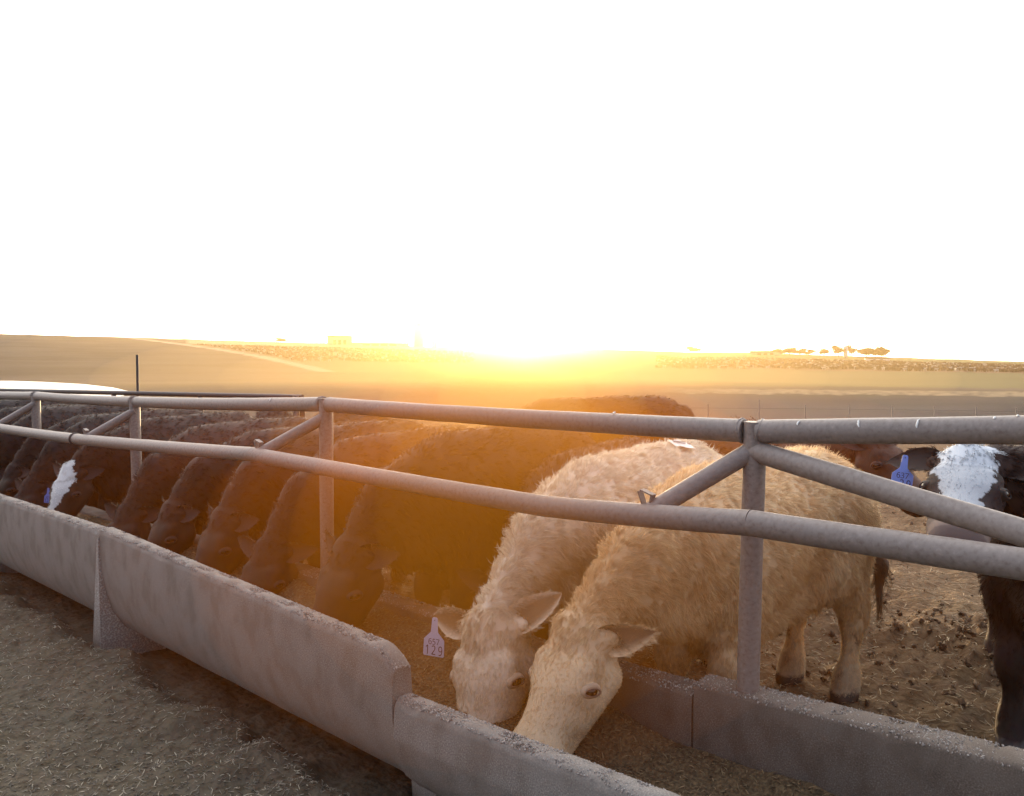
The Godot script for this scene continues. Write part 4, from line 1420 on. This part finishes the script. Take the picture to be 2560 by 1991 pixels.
func tree(label: String, px: float, r: float, h: float, w: float, sd: int):
	var o := thing("tree", label, "tree", spot(px, r), "trees on the far ridge")
	var rg := RandomNumberGenerator.new()
	rg.seed = sd
	var t := Tri.new()
	tube(t, [Vector3(0, -0.5, 0), Vector3(0.1, h * 0.3, 0), Vector3(0, h * 0.75, 0.1)], [h * 0.04, h * 0.028, h * 0.01], 8)
	for k in 5:
		var a := rg.randf() * TAU
		tube(t, [Vector3(0, h * rg.randf_range(0.22, 0.5), 0), Vector3(cos(a) * w * 0.35, h * rg.randf_range(0.5, 0.8), sin(a) * w * 0.35)], [h * 0.018, h * 0.006], 6)
	mi("trunk", t.mesh(false), M.bark, o)
	var c := Tri.new()
	for k in 900:
		var lump := rg.randi() % 7
		var la := lump * 0.9 + sd
		var ctr := Vector3(cos(la) * w * 0.3 * (1 if lump else 0), h * (0.45 + 0.09 * (lump % 5)), sin(la) * w * 0.3 * (1 if lump else 0))
		var d := Vector3(rg.randfn(), rg.randfn() * 0.8, rg.randfn()).normalized() * pow(rg.randf(), 0.5)
		var p := ctr + d * Vector3(w * 0.26, h * 0.2, w * 0.26)
		var s := w * rg.randf_range(0.035, 0.075)
		var u := Vector3(rg.randfn(), rg.randfn(), rg.randfn()).normalized()
		var v := u.cross(Vector3(rg.randfn(), rg.randfn(), rg.randfn())).normalized()
		var nn := u.cross(v)
		c.tri(c.add(p + u * s, nn), c.add(p - u * s * 0.5 + v * s, nn), c.add(p - u * s * 0.5 - v * s, nn))
	mi("crown", c.mesh(false), M.leaf, o)

func far_cow_mesh() -> ArrayMesh:
	var t := Tri.new()
	box(t, Vector3(0, 1.0, 0), Vector3(0.55, 0.7, 1.5))
	box(t, Vector3(0, 1.15, 0.95), Vector3(0.25, 0.35, 0.55), Basis(Vector3.RIGHT, 0.5))
	for s in [-0.2, 0.2]:
		for z in [-0.6, 0.6]: box(t, Vector3(s, 0.33, z), Vector3(0.14, 0.68, 0.16))
	return t.mesh(false)

func far_place():
	house("long_shed", "flat pale shed on the ridge left of the two silos", "shed", 725, 1380, 41, 20, 13, 2.5, M.far_wall, 0.0, 3)
	house("low_shed", "long low shed on the ridge between the pale shed and the silos", "shed", 810, 1400, 100, 16, 4, 1.5, M.far_wall, 0.0, 4)
	for q in [[893, 9.0, 38.0, "wide pale silo on the ridge left of the sun"], [926, 5.0, 38.0, "narrow pale silo on the ridge beside the wide one"]]:
		var o := thing("silo", q[3], "silo", spot(q[0], 1420), "silos on the ridge")
		var t := Tri.new()
		tube(t, [Vector3(0, -3, 0), Vector3(0, q[2], 0)], [q[1]], 28, true)
		mi("shaft", t.mesh(false), M.silo, o)
		var d := Tri.new()
		tube(d, [Vector3(0, q[2], 0), Vector3(0, q[2] + q[1] * 0.25, 0), Vector3(0, q[2] + q[1] * 0.4, 0)], [q[1] * 1.03, q[1] * 0.7, q[1] * 0.1], 28, true)
		mi("cap", d.mesh(false), M.far_roof, o)
	house("feed_shed", "low feed shed on the ridge among the trees at right", "shed", 1632, 1250, 44, 18, 4.5, 2.0, M.far_wall, 0.0, 3)
	house("white_barn", "white roofed barn below the tree clump at far right", "barn", 1870, 950, 24, 10, 3.0, 1.2, M.white_far, 10.0, 2)
	var o := thing("white_tower", "white water tower between trees on the right-hand ridge", "tower", spot(1803, 1300))
	var t := Tri.new()
	tube(t, [Vector3(0, -2, 0), Vector3(0, 15, 0)], [3.2], 20, true)
	mi("tank", t.mesh(false), M.white_far, o)
	var d := Tri.new()
	tube(d, [Vector3(0, 15, 0), Vector3(0, 16.2, 0), Vector3(0, 16.8, 0)], [3.3, 2.0, 0.2], 20, true)
	mi("cap", d.mesh(false), M.white_far, o)
	var trees := [[1480, 1350, 8.0, 16.0, "low round tree on the ridge just right of the sun"], [1662, 1300, 7.0, 14.0, "leftmost tree behind the feed shed on the right ridge"], [1684, 1310, 9.0, 15.0, "second tree behind the feed shed on the right ridge"], [1704, 1290, 8.0, 14.0, "third tree behind the feed shed on the right ridge"], [1724, 1320, 7.0, 13.0, "last tree of the clump behind the feed shed"], [1757, 1300, 9.0, 10.0, "small pointed tree alone left of the white tower"], [1788, 1290, 13.0, 13.0, "tall tree touching the white tower on its left"], [1815, 1310, 14.0, 11.0, "tall tree right of the white tower"], [1848, 1280, 11.0, 17.0, "left half of the dense dark tree clump at right"], [1866, 1290, 12.0, 16.0, "middle of the dense dark tree clump at right"], [1880, 1270, 10.0, 14.0, "right half of the dense dark tree clump at right"], [600, 1420, 6.0, 12.0, "low tree on the ridge left of the pale shed"]]
	for k in trees.size(): tree(trees[k][4], trees[k][0], trees[k][1], trees[k][2] * 1.4, trees[k][3] * 1.5, 100 + k)
	# far pens full of cattle: a mass of dots
	var rg := RandomNumberGenerator.new()
	rg.seed = 17
	var cm := far_cow_mesh()
	for side in 2:
		var xs := []
		var cs := PackedColorArray()
		for k in 5200:
			var px := rg.randf_range(1400, 2400) if side else rg.randf_range(390, 1010)
			var r := rg.randf_range(430, 930) if side else rg.randf_range(520, 1120)
			var az := rad_to_deg(atan((px - 1092.0) / 1700.0))
			if side == 0 and az < road_az(r) + 1.0: continue
			if n2.get_noise_2d(px * 0.01, r * 0.02) < -0.15: continue
			var p := spot(px, r)
			xs.append(Transform3D(Basis(Vector3.UP, rg.randf() * TAU).scaled_local(Vector3.ONE * 1.1), p))
			cs.append(Color(0.55, 0.5, 0.43) if rg.randf() < 0.16 else Color(0.06, 0.035, 0.025).lerp(Color(0.16, 0.09, 0.05), rg.randf()))
		tag(multi("far_cattle", cm, M.cow_far, xs, cs), ["far crowd of cattle in the pens on the left slope below the silos", "far crowd of cattle in the pens across the right-hand fields"][side], "cattle", "", "stuff")
	# pipe fence at the back of the pen, with its tall rod
	var bf := thing("back_fence", "thin dark pipe fence across the back of the pen at left", "fence")
	var a := Vector3(-17.5, 1.40, -0.9)
	var b := Vector3(-8.0, 1.385, -3.3)
	pipe(bf, "rail", a, b, 0.035).set_surface_override_material(0, M.wire)
	pipe(bf, "rail", a + Vector3(0, -0.55, 0), b + Vector3(0, -0.55, 0), 0.03).set_surface_override_material(0, M.wire)
	for k in 6:
		var p := a.lerp(b, k / 5.0)
		pipe(bf, "post", Vector3(p.x, -0.2, p.z), p, 0.038).set_surface_override_material(0, M.wire)
	var rod := at_depth(293, 800, 12.4)
	var rd := mi("rod", rod_mesh(Vector3(rod.x, -0.2, rod.z), Vector3(rod.x, 1.99, rod.z), 0.021), M.wire)
	tag(rd, "tall thin upright rod standing at the back fence", "pole")
	var pc := at_depth(631, 850, 10.8)
	var pm := mi("short_post", rod_mesh(Vector3(pc.x, -0.2, pc.z), Vector3(pc.x, 1.41, pc.z), 0.045), M.pipe)
	tag(pm, "short round-topped post peeping over the top rail", "post")
	# wire fence out in the right-hand field
	var wf := thing("wire_fence", "thin wire fence with spaced posts in the right-hand field", "fence")
	var prev := Vector3.ZERO
	var px0 := [1415, 1511, 1620, 1719, 1812, 1904, 1995, 2084, 2170, 2254, 2336]
	for k in px0.size():
		var p := at_depth(px0[k], 860, 24.0)
		var gy := land(p.x, p.z)
		var tall := 1.05 if k == 2 else 0.9
		mi("post", rod_mesh(Vector3(p.x, gy - 0.1, p.z), Vector3(p.x, gy + tall, p.z), 0.012), M.pipe, wf)
		var here := Vector3(p.x, gy, p.z)
		if k:
			for h in [0.45, 0.78]: mi("wire", rod_mesh(prev + Vector3(0, h, 0), here + Vector3(0, h, 0), 0.0025, 4), M.wire, wf)
		prev = here

func rod_mesh(a: Vector3, b: Vector3, r: float, seg := 10) -> ArrayMesh:
	var t := Tri.new()
	tube(t, [a, a.lerp(b, 0.5), b.lerp(a, 0.004), b], [r, r, r, r * 0.6], seg, true)
	return t.mesh(false)

func at_depth(px: float, py: float, depth: float) -> Vector3:
	var rr := (px - 1092.0) / 1700.0
	var u := -(py - 849.5) / 1700.0
	return CAM + (rgt() * rr + fwd() * 1.0 + Vector3.UP * (u + sin(deg_to_rad(PITCH)))) * depth

# ---------------------------------------------------------------- dust stirred up by the herd, hanging over the pen
func dust():
	var far := spot(1110, 150)
	var f := fwd()
	var here := func(d: float, y: float) -> Vector3: return Vector3(CAM.x + f.x * d, y, CAM.z + f.z * d)
	var layers := [
		[here.call(4.8, 0.95), Vector3(7.0, 2.0, 6.2), 0.004, Color(1.0, 0.54, 0.10), "thin warm dust hanging over the herd"],
		[here.call(4.6, 0.95), Vector3(5.2, 1.9, 5.4), 0.008, Color(1.0, 0.54, 0.10), "thin orange dust round the nearest cattle"],
		[here.call(4.3, 0.95), Vector3(3.9, 1.8, 4.6), 0.014, Color(1.0, 0.54, 0.10), "orange dust over the trough and the nearest cattle"],
		[here.call(4.0, 0.95), Vector3(2.9, 1.7, 3.7), 0.055, Color(1.0, 0.56, 0.11), "orange feed dust over the trough beside the whitish cow"],
		[here.call(3.8, 1.0), Vector3(2.0, 1.5, 2.9), 0.10, Color(1.0, 0.60, 0.14), "golden feed dust above the whitish cow's neck"],
		[here.call(3.9, 1.1), Vector3(1.3, 1.3, 2.4), 0.09, Color(1.0, 0.66, 0.19), "thicker golden feed dust above the whitish cow's neck"],
		[here.call(5.5, 1.4), Vector3(3.2, 1.3, 3.6), 0.03, Color(1.0, 0.74, 0.30), "pale gold dust above the nearest black back"],
		[here.call(5.7, 1.45), Vector3(1.9, 1.1, 2.8), 0.06, Color(1.0, 0.84, 0.45), "bright dust below the low sun"],
		[here.call(5.8, 1.5), Vector3(1.1, 0.9, 2.2), 0.10, Color(1.0, 0.92, 0.62), "brightest puff of dust below the low sun"]]
	for k in 5:
		var w := 36.0 + 32.0 * k
		layers.append([Vector3(far.x, 0.5, far.z), Vector3(w, 9.0 + 3.0 * k, 90.0 + 30.0 * k), 0.0013, Color(1.0, 0.84, 0.55), ["brightest heart", "bright inner part", "middle part", "thin outer part", "faint outermost veil"][k] + " of the dust bank over the field"])
	for q in layers:
		var fv := FogVolume.new()
		fv.name = numbered("dust_haze")
		fv.shape = RenderingServer.FOG_VOLUME_SHAPE_ELLIPSOID
		fv.size = q[1]
		fv.position = q[0]
		fv.rotation.y = deg_to_rad(YAW)   # drawn out along the wind, which blows from the sun
		var fm := FogMaterial.new()
		fm.density = q[2]
		fm.albedo = q[3]
		fv.material = fm
		add_child(fv, true)
		tag(fv, q[4], "dust", "", "stuff")
